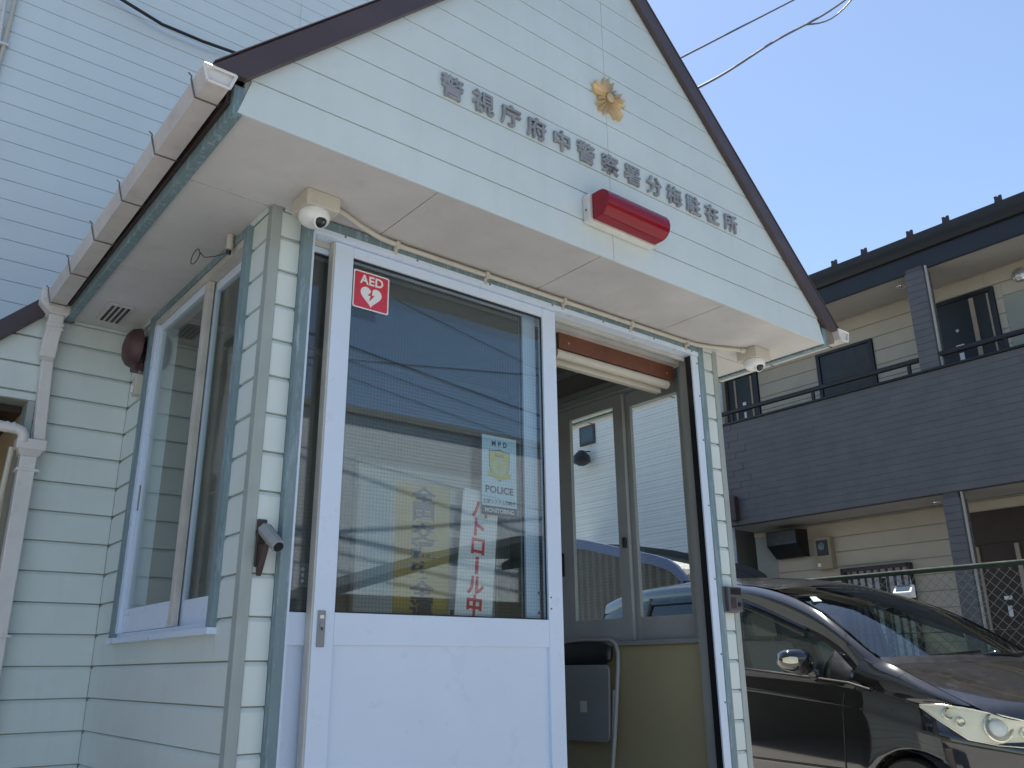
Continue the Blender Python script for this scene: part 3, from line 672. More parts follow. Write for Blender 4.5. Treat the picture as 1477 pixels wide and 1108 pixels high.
# patrol board leaning inside the glass
T = thing('patrol_board', 'white board with red patrol characters leaning behind the door glass', 'sign', (1.84, 2.46, 1.17))
tl = .025
def brd(u, z_): return (u, z_)
xdir = Vector((math.cos(R(0)), 0, 0)); upd = Vector((.078, .0, 1)).normalized()
bw, bh = .158, .466
o0 = Vector((1.792, 2.4235, 1.140)); rgt = Vector((upd.z, 0, -upd.x))
p_ = []
for cx_, cz_, a0 in ((bw / 2 - .012, bh - .012, 0), (-bw / 2 + .012, bh - .012, 90), (-bw / 2 + .012, .012, 180), (bw / 2 - .012, .012, 270)):
    for k in range(5): a = R(a0 + 22.5 * k); q = o0 + rgt * (cx_ + .012 * math.cos(a)) + upd * (cz_ + .012 * math.sin(a)); p_.append((q.x, q.z))
# it stands between the two door leaves' glass, just behind the outer pane
G().prism(p_, 'y', 2.4190, 2.4225).build('board', 'white', T)
for i, ch in enumerate('パトロ|ル中'):
    c = o0 + upd * (.404 - i * .0672); c.y = 2.4183
    if ch == '|':
        q = [(-.007, .030), (.007, .030), (.007, -.030), (-.007, -.030)]
        G().prism([(c.x + (rgt * a + upd * b).x, c.z + (rgt * a + upd * b).z) for a, b in q], 'y', 2.4176, 2.4186).build('character', 'red_print', T)
    else:
        text('character', ch, .073, c, rgt, upd, 'red_print', T, ext=.0005, bold=.0026)
# noticeboard and poster on the back wall
T = thing('noticeboard', 'grey framed noticeboard with sheets on the back wall inside', 'noticeboard', (2.4, 3.83, 1.0))
G().box(2.10, 2.98, 3.822, 3.8395, .98, 2.02).build('panel', 'paper', T)
for bx_ in ((2.08, 2.10, .96, 2.04), (2.98, 3.0, .96, 2.04), (2.10, 2.98, 2.02, 2.04), (2.10, 2.98, .96, .98)):
    G().box(bx_[0], bx_[1], 3.812, 3.8395, bx_[2], bx_[3]).build('frame_bar', 'grey', T, bev=.002)
for bx_ in ((2.16, 2.29, 1.36, 1.93), (2.67, 2.78, 1.72, 1.86), (2.67, 2.78, 1.53, 1.68), (2.68, 2.80, 1.02, 1.3)):
    G().box(bx_[0], bx_[1], 3.8195, 3.8215, bx_[2], bx_[3]).build('sheet', 'cyan_print' if bx_[0] < 2.3 else 'bluegrey', T)
T = thing('traffic_poster', 'tall yellow traffic safety poster with navy characters behind the door glass', 'poster', (1.60, 2.45, 1.07))
G().box(1.492, 1.712, 2.4485, 2.4500, 1.080, 1.609).build('sheet', 'yellow_print', T)
for i, ch in enumerate('全国交通安全運動'):
    text('character', ch, .0635, (1.603, 2.4478, 1.5685 - i * .0632), (1, 0, 0), (0, 0, 1), 'navy_print', T, ext=.0003, bold=.0024, sx=1.5)
# switch plate on the back wall
T = thing('switch_plate', 'small grey switch plate with three buttons seen through the narrow leaf', 'switch', (1.83, 3.83, 1.36))
G().box(1.79, 1.875, 3.832, 3.8395, 1.375, 1.49).build('plate', 'grey', T, bev=.002)
for zz in (1.405, 1.432, 1.459): G().lathe([(0, 0), (.009, 0), (.008, .004), (0, .004)], (1.833, 3.832, zz), (0, -1, 0), 12).build('button', 'white', T)
# roller blind with its wooden pelmet
T = thing('roller_blind', 'rolled cream blind under a red brown wooden pelmet in the doorway', 'blind', (2.68, 2.52, 2.26))
G().box(2.305, 3.045, 2.505, 2.52, 2.294, 2.392).build('pelmet_board', 'wood', T, bev=.002)
G().tube([(2.296, 2.522, 2.272), (3.006, 2.522, 2.272)], .021, 14).build('roll', 'cream', T, smooth=50)
G().box(2.26, 2.99, 2.545, 2.575, 2.235, 2.262).build('bottom_bar', 'cream', T, bev=.003)
G().box(2.25, 3.00, 2.521, 2.60, 2.296, 2.395).build('mounting_box', 'grey', T)
for xx in (2.362, 2.995):
    for zz in (2.325, 2.368): G().lathe([(0, 0), (.005, 0), (.004, .003), (0, .003)], (xx, 2.505, zz), (0, -1, 0), 8).build('screw', 'steel', T)
# folding chair against the right wall
T = thing('folding_chair', 'folded grey tube chair with black backrest against the cream panel', 'chair', (3.05, 3.2, FZ))
cy0, cy1 = 2.995, 3.42
def chx(z_): return 3.088 - (1.14 - z_) * .10
G().tube([(chx(FZ) - .01, cy0 + .03, FZ), (chx(.7), cy0 + .012, .70), (chx(1.0), cy0, 1.0), (chx(1.07), cy0 + .002, 1.07), (chx(1.11), cy0 + .02, 1.11), (chx(1.128), cy0 + .055, 1.128), (chx(1.13), 3.2, 1.13), (chx(1.128), cy1 - .055, 1.128), (chx(1.11), cy1 - .02, 1.11), (chx(1.07), cy1 - .002, 1.07), (chx(1.0), cy1, 1.0), (chx(FZ) - .01, cy1 - .03, FZ)], .0105, 10).build('back_frame', 'alu_in', T, smooth=50)
G().tube([(3.02, cy0 + .035, FZ), (3.045, cy0 + .020, .70), (3.062, cy0 + .018, .90)], .0095, 8).build('leg', 'alu_in', T, smooth=50)
G().tube([(3.02, cy1 - .035, FZ), (3.045, cy1 - .020, .70), (3.062, cy1 - .018, .90)], .0095, 8).build('leg', 'alu_in', T, smooth=50)
rows = []
for j in range(9):
    zz = 1.008 + .108 * j / 8; row = []
    for i in range(13):
        t = i / 12; yy = cy0 + .022 + (cy1 - cy0 - .044) * t
        e = math.sin(math.pi * min(1, max(0, t))) ** .35; z2 = 1.064 + (zz - 1.064) * (.45 + .55 * e)
        row.append((chx(z2) - .016 - .016 * math.sin(math.pi * j / 8) * e, yy, z2))
    rows.append(row)
g = G().grid(rows); ob = g.build('backrest', 'black', T, smooth=60, fix=False); so = ob.modifiers.new('s', 'SOLIDIFY'); so.thickness = .02
p_ = []
for cy_, cz_, a0 in ((3.375, .985, 0), (3.045, .985, 90), (3.06, .70, 180), (3.36, .70, 270)):
    for k in range(5): a = R(a0 + 22.5 * k); p_.append((cy_ + .03 * math.cos(a), cz_ + .03 * math.sin(a)))
G().prism(p_, 'x', 3.030, 3.044).build('seat', 'grey', T, bev=.004)
G().box(3.0285, 3.0297, 3.17, 3.215, .80, .85).build('seat_label', 'cream', T)
# alarm bell and its box on the left wall
T = thing('alarm_bell', 'round dark red alarm bell beside the side window', 'bell', (.92, 3.71, 2.2))
G().lathe([(0, .088), (.030, .086), (.060, .078), (.080, .062), (.088, .040), (.090, .030), (.086, .028), (.030, .024), (.030, .006), (.062, .006), (.062, 0), (0, 0)], (.961, 3.70, 2.330), (-1, .0, 0), 30).build('gong', 'bell', T, smooth=45)
G().box(.915, .958, 3.665, 3.715, 2.222, 2.262).build('striker_box', 'bell', T, bev=.006)
T = thing('alarm_switch', 'small cream switch box below the alarm bell', 'switch', (.95, 3.68, 2.13))
G().box(.930, .9605, 3.655, 3.705, 2.115, 2.205).build('case', 'cream', T, bev=.004)
G().box(.922, .930, 3.668, 3.692, 2.125, 2.155).build('switch_key', 'white', T, bev=.003)
G().tube([(.945, 3.672, 2.222), (.942, 3.668, 2.205)], .006, 8).build('lead', 'grey', T)
# sensor with looped wire under the side soffit
T = thing('door_sensor', 'tiny cream sensor with a loose wire loop above the side window', 'sensor', (.93, 2.68, 2.37))
G().tube([(.930, 2.685, 2.449), (.930, 2.685, 2.392)], .012, 10).build('body', 'cream', T, smooth=50)
G().tube([(.930, 2.690, 2.392), (.930, 2.694, 2.378)], .009, 10).build('eye', 'black', T, smooth=50)
lp = [(.925, 2.71, 2.385), (.905, 2.76, 2.388), (.885, 2.80, 2.395)]
for k in range(14): a = 2 * math.pi * k / 13; lp.append((.868 + .004 * k / 13, 2.855 - .045 * math.cos(a), 2.415 + .024 * math.sin(a)))
G().tube(lp, .0018, 5).build('wire', 'dark', T)
T.location = (.93, 2.68, 2.37)
# cables and conduits on the upper wall
T = thing('wall_conduits', 'pair of pale vertical conduits clipped to the upper storey wall', 'conduit', (.29, 5.03, 4.2))
G().tube([(.262, 5.03, 6.3), (.265, 5.03, 4.9), (.285, 5.03, 4.45), (.30, 5.03, 3.6), (.30, 5.03, 2.3)], .010, 8).build('conduit', 'gutter_w', T, smooth=50)
G().tube([(.318, 5.03, 6.3), (.318, 5.03, 4.8), (.312, 5.03, 4.46), (.300, 5.03, 4.2), (.23, 5.03, 3.6), (.23, 5.03, 2.3)], .013, 8).build('conduit', 'cream', T, smooth=50)
G().box(.262, .335, 5.012, 5.0495, 4.47, 4.49).build('clip', 'gutter_w', T, bev=.003)
o = G().tube([(.318, 5.03, 5.36), (.45, 5.01, 5.27), (.857, 4.99, 5.105), (1.13, 4.98, 5.04), (1.4, 4.98, 5.045), (1.666, 4.98, 5.07), (2.2, 4.99, 5.12), (2.9, 5.0, 5.22), (3.88, 5.03, 5.45), (3.93, 5.12, 5.48)], .011, 8).build('black_cable', 'black', smooth=50)
tag(o, 'black cable sagging across the upper storey boards', 'cable')
# overhead wires in the sky on the right
def sag(a, b, d, n=24, wob=0):
    a, b = Vector(a), Vector(b); out = []
    for i in range(n + 1):
        t = i / n; q = a.lerp(b, t); q.z -= d * 4 * t * (1 - t) - wob * math.sin(t * 26) * .5; out.append(q)
    return out
w1a, w1b = Vector((5.603, 4.298, 6.58)), Vector((8.07, 4.343, 8.748))
o = G().tube(sag(w1a - (w1b - w1a) * 1.1, w1b + (w1b - w1a) * 1.0, 0.0), .011, 6).build('overhead_wire', 'wire', smooth=60)
tag(o, 'straight overhead wire crossing the sky, the upper of two', 'wire', 'overhead wires in the sky')
w2a, w2b = Vector((5.782, 4.293, 6.398)), Vector((8.357, 3.97, 8.643))
T = thing('service_cable', 'twisted service cable in the sky, the lower of two wires', 'wire', w2a, 'overhead wires in the sky')
path = sag(w2a - (w2b - w2a) * 1.1, w2b + (w2b - w2a) * .9, .10, 60, .035)
G().tube(path, .014, 6).build('cable', 'wire', T, smooth=60)
lp = [q + Vector((0, 0, -.0)) for q in path[37:47]]
for i, q in enumerate(lp): q.z -= .12 * math.sin(math.pi * i / (len(lp) - 1))
G().tube(lp, .010, 6).build('drip_loop', 'wire', T, smooth=60)

# ------------------------------------------------------------------ apartment block on the right (its front faces -X)
A = thing('apartment_building', 'two storey apartment block with charcoal walkway parapet and beige boards', 'building', (11.5, 3.0, GZ))
AX, AW, AY0, AY1 = 10.0, 10.80, -3.0, 7.60
wl = G().box(AW + .014, 16.5, AY0, AY1, GZ, 5.9).build('rear_wall', 'back', A)
APO2 = [(5.37, 6.25, 4.1, 5.28), (3.74, 4.60, 3.05, 5.47), (7.25, 7.87, 3.05, 5.35), (3.08, 3.66, 4.0, 5.30)]
APO1 = [(5.33, 6.21, 1.0, 2.21), (3.25, 4.58, GZ, 2.73), (7.24, 7.6, GZ, 2.80)]
siding(wl, 'x', AW + .014, -1, 2.2, AY1, 3.0, 5.70, .2, 5.68, 'apt_beige', APO2, joints=(3.84,), depth=.014, gap=.003, lip=.008)
siding(wl, 'x', AW + .014, -1, 2.2, AY1, GZ, 2.88, .2, 2.86, 'apt_beige', APO1, depth=.014, gap=.003, lip=.008)
siding(wl, 'x', AW + .014, -1, AY0, 2.2, GZ, 5.7, .4, 2.86, 'apt_beige', (), depth=.014, gap=.003, lip=.008)
# walkway slab, parapet backing, soffits
G().box(AX + .03, AW, AY0, AY1, 2.884, 3.05).build('walkway_slab', 'apt_soffit', A)
pp = G().box(AX + .012, AX + .12, AY0, AY1 - .14, 2.874, 4.33).build('parapet', 'apt_back', A)
cap = G().box(AX - .02, AX + .14, AY0, AY1 - .13, 4.331, 4.358).build('parapet_cap', 'apt_fascia', A, bev=.004)
# cladding pieces of the parapet, one object each
bl, bh = .455, .0855
me_full = G().box(.006, .0115, 0, bl - .0012, 0, bh - .003).mesh('cladding_piece', M['apt_dark'])
rowi = 0; z = 2.876
while z < 4.30:
    off = (rowi * .173) % bl
    y = 2.3 - off
    while y < AY1 - .16:
        y1 = min(y + bl, AY1 - .142)
        if y1 - y > bl - .001: link('cladding_piece', me_full, pp, loc=(AX, y, z))
        elif y1 - y > .03: G().box(AX, AX + .0115, y, y1, z, z + bh - .0035).build('cladding_piece', 'apt_dark', pp)
        y += bl
    z += bh; rowi += 1
G().box(AX, AX + .0115, AY0, 1.84, 2.876, 4.329).build('parapet_far_cladding', 'apt_dark', pp)
# posts
for (y0, y1, z0, z1, nm) in ((4.215, 4.445, 4.358, 5.70, 'upper_post'), (4.262, 4.450, GZ, 2.872, 'lower_post'), (.60, .83, 4.358, 5.70, 'upper_post'), (.64, .83, GZ, 2.872, 'lower_post')):
    ps = G().box(AX + .022, AX + .20, y0 + .012, y1 - .012, z0, z1).build(nm, 'apt_back', A)
    z = z0; i = 0
    me_p = G().box(0, .202, 0, y1 - y0, 0, bh - .0035).mesh('cladding_piece', M['apt_dark'])
    while z < z1 - .04:
        if z + bh < z1: link('cladding_piece', me_p, ps, loc=(AX + .010, y0, z))
        z += bh
    G().box(AX + .05, AX + .09, y0 - .024, y0 - .003, z0, z1).build('edge_strip', 'alu_old', A, bev=.003)
G().box(AX + .0, AX + .16, AY1 - .13, AY1, GZ, 5.70).build('end_pier', 'alu', A)
# eaves
G().box(AX + .141, 11.0, AY0 - .3, AY1 + .25, 5.690, 5.72).build('walkway_ceiling', 'apt_soffit', A)
G().box(AX + .10, AX + .14, AY0 - .3, AY1 + .25, 5.682, 6.02).build('eave_fascia', 'apt_fascia', A, bev=.004)
gp = [(AX + q[0], q[1]) for q in ((0, 6.13), (.008, 6.06), (.025, 5.98), (.06, 5.925), (.098, 5.92), (.098, 6.10), (.09, 6.10), (.09, 5.935), (.06, 5.94), (.035, 5.99), (.012, 6.13))]
G().prism(gp, 'y', AY0 - .3, AY1 + .25).build('eave_gutter', 'apt_fascia', A, smooth=50)
G().prism([(AX + .03, 6.10), (13.4, 7.2), (17.0, 6.0), (17.0, 5.9), (13.4, 7.08), (AX + .10, 6.03)], 'y', AY0 - .3, AY1 + .25).build('roof', 'apt_fascia', A)
G().box(AX + .16, 16.5, AY0, AY1, 5.72, 5.99).build('roof_infill', 'apt_fascia', A)
for y in (5.367, 4.934, 4.313, 3.858, 3.242, 2.6, 1.9):
    g = G().box(AX + .04, AX + .12, y - .042, y + .042, 6.115, 6.165).box(AX + .045, AX + .07, y - .04, y - .010, 6.165, 6.228).box(AX + .045, AX + .07, y + .010, y + .04, 6.165, 6.228).box(AX + .045, AX + .07, y - .010, y + .010, 6.165, 6.215)
    g.build('snow_guard', 'dark', A)
# railing
for (y0, y1) in ((2.0, 4.20), (4.46, 7.44)):
    rl = G().tube([(AX + .06, y0, 4.525), (AX + .06, y1, 4.525)], .034, 12).build('handrail', 'apt_fascia', A, smooth=50)
    y = y0 + .14
    while y < y1: G().box(AX + .045, AX + .075, y - .02, y + .02, 4.35, 4.50).build('rail_post', 'apt_fascia', rl); y += 1.33
# upper doors and window
def flat_door(y0, y1, z0, z1, mat, bars, nm='entrance_door'):
    d = G().box(AW - .03, AW + .03, y0, y1, z1 - .05, z1).box(AW - .03, AW + .03, y0, y0 + .05, z0, z1 - .05).box(AW - .03, AW + .03, y1 - .05, y1, z0, z1 - .05).build(nm, 'apt_fascia', A, bev=.004)
    G().box(AW - .012, AW + .012, y0 + .051, y1 - .051, z0 + .01, z1 - .052).build('door_leaf', mat, d)
    for b0, b1 in bars: G().box(AW - .024, AW - .0125, b0, b1, z0 + .1, z1 - .07).build('pull_bar', 'tan_bar', d)
    return d
d = flat_door(3.75, 4.59, 3.05, 5.46, 'apt_door', ((4.485, 4.530), (3.995, 4.05), (3.815, 3.838)))
G().box(AW - .016, AW - .0125, 4.20, 4.30, 4.78, 4.83).build('number_plate', 'white_print', d)
G().box(AW - .016, AW - .0125, 4.22, 4.275, 4.62, 4.72).build('door_label', 'paper', d)
G().lathe([(0, 0), (.020, 0), (.020, .006), (0, .006)], (AW - .0125, 4.25, 5.02), (-1, 0, 0), 16).build('door_sticker', 'cream', d)
d = flat_door(7.26, 7.86, 3.05, 5.34, 'apt_door', ((7.36, 7.39), (7.66, 7.69)))
G().box(AW - .016, AW - .0125, 7.50, 7.56, 4.83, 4.88).build('number_plate', 'white_print', d)
G().box(AW - .016, AW - .0125, 7.51, 7.55, 4.60, 4.72).build('door_label', 'paper', d)
wn = G()
for bx_ in ((5.38, 6.24, 5.23, 5.27), (5.38, 5.43, 4.15, 5.23), (6.19, 6.24, 4.15, 5.23), (5.38, 6.24, 4.11, 4.15)): wn.box(AW - .035, AW + .02, *bx_)
wn = wn.build('window', 'apt_fascia', A, bev=.004)
G().box(AW - .012, AW - .004, 5.43, 6.19, 4.15, 5.23).build('pane', 'smoked', wn)
# alcove with boiler, round vent
al = G().box(AW + .22, AW + .24, 3.08, 3.66, 4.0, 5.30).build('alcove', 'apt_beige', A)
G().box(AW + .06, AW + .20, 3.15, 3.50, 4.45, 5.22).build('boiler', 'white', al, bev=.02)
G().lathe([(0, 0), (.03, 0), (.03, .02), (0, .02)], (AW + .06, 3.40, 5.14), (-1, 0, 0), 16).build('flue', 'black', al)
G().lathe([(0, .0), (.085, 0), (.085, .03), (.075, .04), (.04, .05), (0, .05)], (AW, 3.42, 5.49), (-1, 0, 0), 24).build('round_vent', 'steel', A, smooth=40)
for (x, y, z) in ((10.42, 4.70, 5.69), (10.62, 4.78, 2.884), (10.42, 6.9, 5.69)):
    G().lathe([(0, -.004), (.05, -.004), (.065, -.012), (.07, 0), (0, 0)], (x, y, z), (0, 0, 1), 20).build('downlight', 'steel', A, smooth=40)
# ground floor: meter, vent hood, grille window, doors
mt_ = G().box(AW - .12, AW, 6.33, 6.565, 2.235, 2.665).build('meter_box', 'meter', A, bev=.01)
G().box(AW - .124, AW - .1205, 6.36, 6.535, 2.415, 2.625).build('meter_window', 'black', mt_)
G().lathe([(0, 0), (.05, 0), (.05, .012), (0, .014)], (AW - .124, 6.45, 2.54), (-1, 0, 0), 18).build('meter_dial', 'bluegrey', mt_)
G().box(AW - .135, AW - .1205, 6.49, 6.54, 2.27, 2.32).build('meter_button', 'white', mt_, bev=.006)
hd = G().prism([(AW - .30, 2.80), (AW, 2.82), (AW, 2.44), (AW - .10, 2.44), (AW - .30, 2.60)], 'y', 6.72, 7.20).build('vent_hood', 'black', A, bev=.008)
gr = G().box(AW - .10, AW - .07, 5.32, 6.22, 2.17, 2.22).box(AW - .10, AW - .07, 5.32, 6.22, 1.02, 1.06).box(AW - .10, AW, 5.30, 5.335, 1.02, 2.22).box(AW - .10, AW, 6.205, 6.24, 1.02, 2.22).build('window_grille', 'dark', A)
for i in range(9):
    y = 5.40 + i * .098; G().box(AW - .095, AW - .075, y, y + .028, 1.06, 2.17).build('grille_bar', 'dark', gr)
G().box(AW + .002, AW + .012, 5.33, 6.21, 1.0, 2.21).build('pane', 'paper', gr)
G().box(AW - .02, AW + .012, 4.05 - .8, 4.58, 2.345, 2.73).build('door_transom', 'apt_door_brown', A)
dl = G().box(AW - .01, AW + .02, 3.25, 4.58, GZ, 2.344).build('entrance_door', 'apt_door_brown', A)
for y in (4.465, 4.02, 3.45): G().box(AW - .035, AW - .0105, y, y + .045, GZ + .1, 2.32).build('pull_bar', 'tan_bar', dl)
G().box(AW - .016, AW - .0105, 4.20, 4.285, 1.70, 1.74).build('number_plate', 'white_print', dl)
G().box(AW - .016, AW - .0105, 4.22, 4.265, 1.51, 1.63).build('door_label', 'paper', dl)
dk_ = G().box(AW + .2, AW + .22, 7.2, 7.7, GZ, 2.82).build('stair_entry', 'apt_fascia', A)
for y in (7.28, 7.5): G().box(AW + .15, AW + .19, y, y + .03, GZ, 2.3).build('pull_bar', 'tan_bar', dk_)
G().box(AX - .10, AX - .003, 7.24, 7.36, 2.93, 3.27).build('sign_box', 'dark', A, bev=.006)

# ------------------------------------------------------------------ chain-link fence along the lot
FX = 8.10
F = thing('chain_link_fence', 'green chain-link fence between the car and the apartment block', 'fence', (FX, 3.0, GZ))
G().tube([(FX, -2.5, 1.805), (FX, 6.25, 1.84)], .024, 10).build('top_rail', 'fence_green', F, smooth=50)
G().tube([(FX, -2.5, 1.27), (FX, 6.25, 1.28)], .006, 6).build('tension_wire', 'fence_green', F)
for y in (-2.4, -.5, 1.3, 2.35, 4.30, 6.2): G().tube([(FX + .03, y, GZ), (FX + .03, y, 1.80)], .021, 10).build('post', 'fence_green', F, smooth=50)
g = G(); H0, H1, D = -.02, 1.795, .094
y = -2.5 - (H1 - H0)
def thin(a, b, r):
    a, b = Vector(a), Vector(b); t = (b - a).normalized(); u = Vector((1, 0, 0)); w_ = t.cross(u)
    vs = [p + q for p in (a, b) for q in (u * r, (-u * .5 + w_ * .87) * r, (-u * .5 - w_ * .87) * r)]
    g.add(vs, [(0, 1, 4, 3), (1, 2, 5, 4), (2, 0, 3, 5)])
while y < 6.2:
    for s in (1, -1):
        a0, a1 = (y, y + (H1 - H0)) if s > 0 else (y + (H1 - H0), y)
        # clip to the fence run
        p0, p1 = Vector((FX, a0, H0)), Vector((FX, a1, H1))
        lo, hi = -2.5, 6.2
        t0, t1 = 0.0, 1.0
        dy = p1.y - p0.y
        for lim, sg in ((lo, 1), (hi, -1)):
            tt = (lim - p0.y) / dy
            if (dy > 0) == (sg > 0): t0 = max(t0, tt)
            else: t1 = min(t1, tt)
        if t1 > t0 + .01:
            q0, q1 = p0.lerp(p1, t0), p0.lerp(p1, t1); off = Vector((.0022 * s, 0, 0)); thin(q0 + off, q1 + off, .0030)
    y += D
o = g.build('chain_mesh', 'fence_wire', F, fix=False); o['kind'] = 'stuff'
# solar lamp hanging on it
T = thing('solar_light', 'small white solar lamp hanging on the chain-link fence', 'lamp', (8.06, 4.07, 1.59))
G().prism([(8.085, 1.712), (8.060, 1.712), (8.000, 1.640), (8.020, 1.598), (8.085, 1.592)], 'y', 3.980, 4.160).build('case', 'white', T, bev=.005)
G().add([(8.0555, 4.005, 1.7105), (8.0555, 4.135, 1.7105), (8.014, 4.135, 1.660), (8.014, 4.005, 1.660), (8.0535, 4.005, 1.7125), (8.0535, 4.135, 1.7125), (8.012, 4.135, 1.662), (8.012, 4.005, 1.662)], [(0, 1, 2, 3), (4, 7, 6, 5), (0, 4, 5, 1), (2, 6, 7, 3), (0, 3, 7, 4), (1, 5, 6, 2)]).build('solar_panel', 'bluegrey', T)
G().add([(8.0005, 3.99, 1.634), (8.0005, 4.15, 1.634), (8.0175, 4.15, 1.600), (8.0175, 3.99, 1.600), (7.9985, 3.99, 1.633), (7.9985, 4.15, 1.633), (8.0155, 4.15, 1.599), (8.0155, 3.99, 1.599)], [(0, 1, 2, 3), (4, 7, 6, 5), (0, 4, 5, 1), (2, 6, 7, 3), (0, 3, 7, 4), (1, 5, 6, 2)]).build('diffuser', 'paper', T)
for y in (4.01, 4.14): G().tube([(8.08, y, 1.705), (8.085, y, 1.76), (8.10, y + .012, 1.80), (8.125, y, 1.825)], .003, 6).build('hanging_wire', 'steel', T)

# ------------------------------------------------------------------ white neighbouring house seen through the porch windows
N = thing('white_house', 'white boarded house standing behind the carport, seen through the porch window', 'house', (12, 10.5, GZ))
HX = 10.2
nw = G().box(HX + .005, 17, 8.15, 14.5, GZ, 5.7).build('wall', 'back', N)
siding(nw, 'x', HX + .005, -1, 8.15, 14.5, 1.3, 5.7, .12, 1.3, 'white_boards', ((10.22, 10.6, 4.7, 5.05),), joints=(9.3,), depth=.005, gap=.0014, lip=.003)
G().prism([(HX - .1, 5.7), (13.5, 7.0), (17.2, 5.7), (17.2, 5.8), (13.5, 7.12), (HX - .1, 5.8)], 'y', 8.15, 15).build('roof', 'roof', N)
nw2 = G().box(HX - .02, HX + .02, 10.22, 10.6, 4.70, 5.05).build('window', 'dark', N)
G().box(HX - .024, HX - .0205, 10.26, 10.56, 4.74, 5.01).build('pane', 'bluegrey', nw2)
G().lathe([(0, .20), (.05, .20), (.15, .10), (.16, 0), (.06, -.06), (0, -.06)], (HX - .2, 10.38, 4.36), (0, 0, 1), 20).build('wall_lamp', 'black', N, smooth=40)
G().tube([(HX, 10.38, 4.58), (HX - .2, 10.38, 4.54)], .012, 6).build('lamp_arm', 'black', N)
# carport
Cp = thing('carport', 'blue framed carport with dark curved corrugated roof behind the car', 'carport', (9.0, 8.3, GZ))
arc = [(6.80, 1.98), (6.86, 2.08), (6.95, 2.18), (7.08, 2.265), (7.30, 2.34), (7.75, 2.46), (8.5, 2.66), (9.4, 2.84), (10.4, 2.97)]
def band(x0, x1, th, nm, mat):
    rows = []
    for (y, z) in arc: rows.append([(x0, y, z), (x1, y, z), (x1, y + .02, z - th), (x0, y + .02, z - th)])
    gg = G().grid(rows, close=True); gg.f += [(0, 1, 2, 3), tuple(len(gg.v) - 4 + i for i in (3, 2, 1, 0))]; return gg.build(nm, mat, Cp, smooth=50)
band(8.22, 8.28, .125, 'end_beam', 'blue'); band(9.96, 10.02, .125, 'end_beam', 'poly')
rows = []
for i in range(45):
    x = 8.28 + 1.68 * i / 44; o_ = .018 * (1 if i % 2 else -1)
    rows.append([(x, y + .02, z - .10 + o_ * .4) for (y, z) in arc])
sh_ = G().grid(rows).build('roof_sheet', 'poly', Cp, fix=False); so = sh_.modifiers.new('s', 'SOLIDIFY'); so.thickness = .006
fine = []
for (ya, za), (yb, zb) in zip(arc[:-1], arc[1:]):
    nseg = max(1, int((yb - ya) / .06))
    for q in range(nseg): fine.append((ya + (yb - ya) * q / nseg, za + (zb - za) * q / nseg))
rows = []
for i, (y, z) in enumerate(fine): xx = 8.262 + (.012 if i % 2 else 0); rows.append([(xx, y + .02, 1.0), (xx, y + .02, 1.5), (xx, y + .02, z - .05)])
so = G().grid(rows).build('side_panel', 'poly', Cp, fix=False).modifiers.new('s', 'SOLIDIFY'); so.thickness = .004
for x in (8.25, 9.99): G().box(x - .03, x + .03, 10.3, 10.36, GZ, 2.95).build('post', 'blue', Cp)
for x in (8.25, 9.99): G().box(x - .03, x + .03, 6.80, 6.86, GZ, 1.98).build('post', 'blue', Cp)

# ------------------------------------------------------------------ houses and wires across the street (mirrored in the door glass), plus an added house on the left
S1 = thing('street_house', 'pale boarded house across the street mirrored in the door glass', 'house', (9.5, -12, GZ))
bw_ = G().box(3.8, 17, -15, -8.012, GZ, 5.25).build('wall', 'back', S1)
siding(bw_, 'y', -8.012, 1, 3.8, 17, GZ, 5.25, .18, 5.25, 'street_wall', (), depth=.005, gap=.0015, lip=.003)
G().prism([(3.3, 5.25), (3.3, 5.38), (17.5, 5.38), (17.5, 5.25)], 'y', -15.5, -7.93).build('roof', 'grey', S1)
S2 = thing('low_street_house', 'low tan house with dark tiled roof mirrored below the pale house', 'house', (8, -6.6, GZ))
G().box(5.2, 9.6, -7.3, -5.4, GZ, 1.95).build('wall', 'street_tan', S2)
G().prism([(4.7, 1.85), (8.0, 2.85), (9.95, 3.0), (9.95, 2.9), (8.0, 2.75), (4.7, 1.75)], 'y', -7.4, -4.9).build('roof', 'street_roof', S2)
S3 = thing('grey_street_house', 'grey gabled house at the right of the mirrored street', 'house', (12, -6, GZ))
G().prism([(9.9, GZ), (14.5, GZ), (14.5, 3.2), (12.2, 4.0), (9.9, 2.75)], 'y', -7.2, -4.2).build('wall', 'apt_soffit', S3)
G().prism([(9.6, 2.66), (12.2, 4.08), (14.8, 3.1), (14.8, 3.2), (12.2, 4.2), (9.6, 2.78)], 'y', -7.3, -4.0).build('roof', 'street_roof', S3)
S4 = thing('added_tan_house', 'tan boarded house added out of view on the left to cut sky light', 'house', (-10, 5, GZ))  # unseen house, added to hold sky light off the left walls
dw = G().box(-14, -8.012, -1.0, 9.5, GZ, 3.4).build('wall', 'apt_back', S4)
siding(dw, 'x', -8.012, 1, -1.0, 9.5, GZ, 3.4, .25, 0, 'street_tan', ((3.5, 5.0, 1.0, 2.2),), depth=.012, gap=.003, lip=.008)
nw3 = G().box(-8.04, -7.99, 3.5, 5.0, 1.0, 2.2).build('window', 'alu_grey', S4)
G().box(-7.9895, -7.985, 3.56, 4.94, 1.06, 2.14).build('pane', 'bluegrey', nw3)
G().prism([(-14.5, 3.3), (-11, 4.6), (-7.5, 3.3), (-7.5, 3.42), (-11, 4.72), (-14.5, 3.42)], 'y', -1.5, 10).build('roof', 'street_roof', S4)
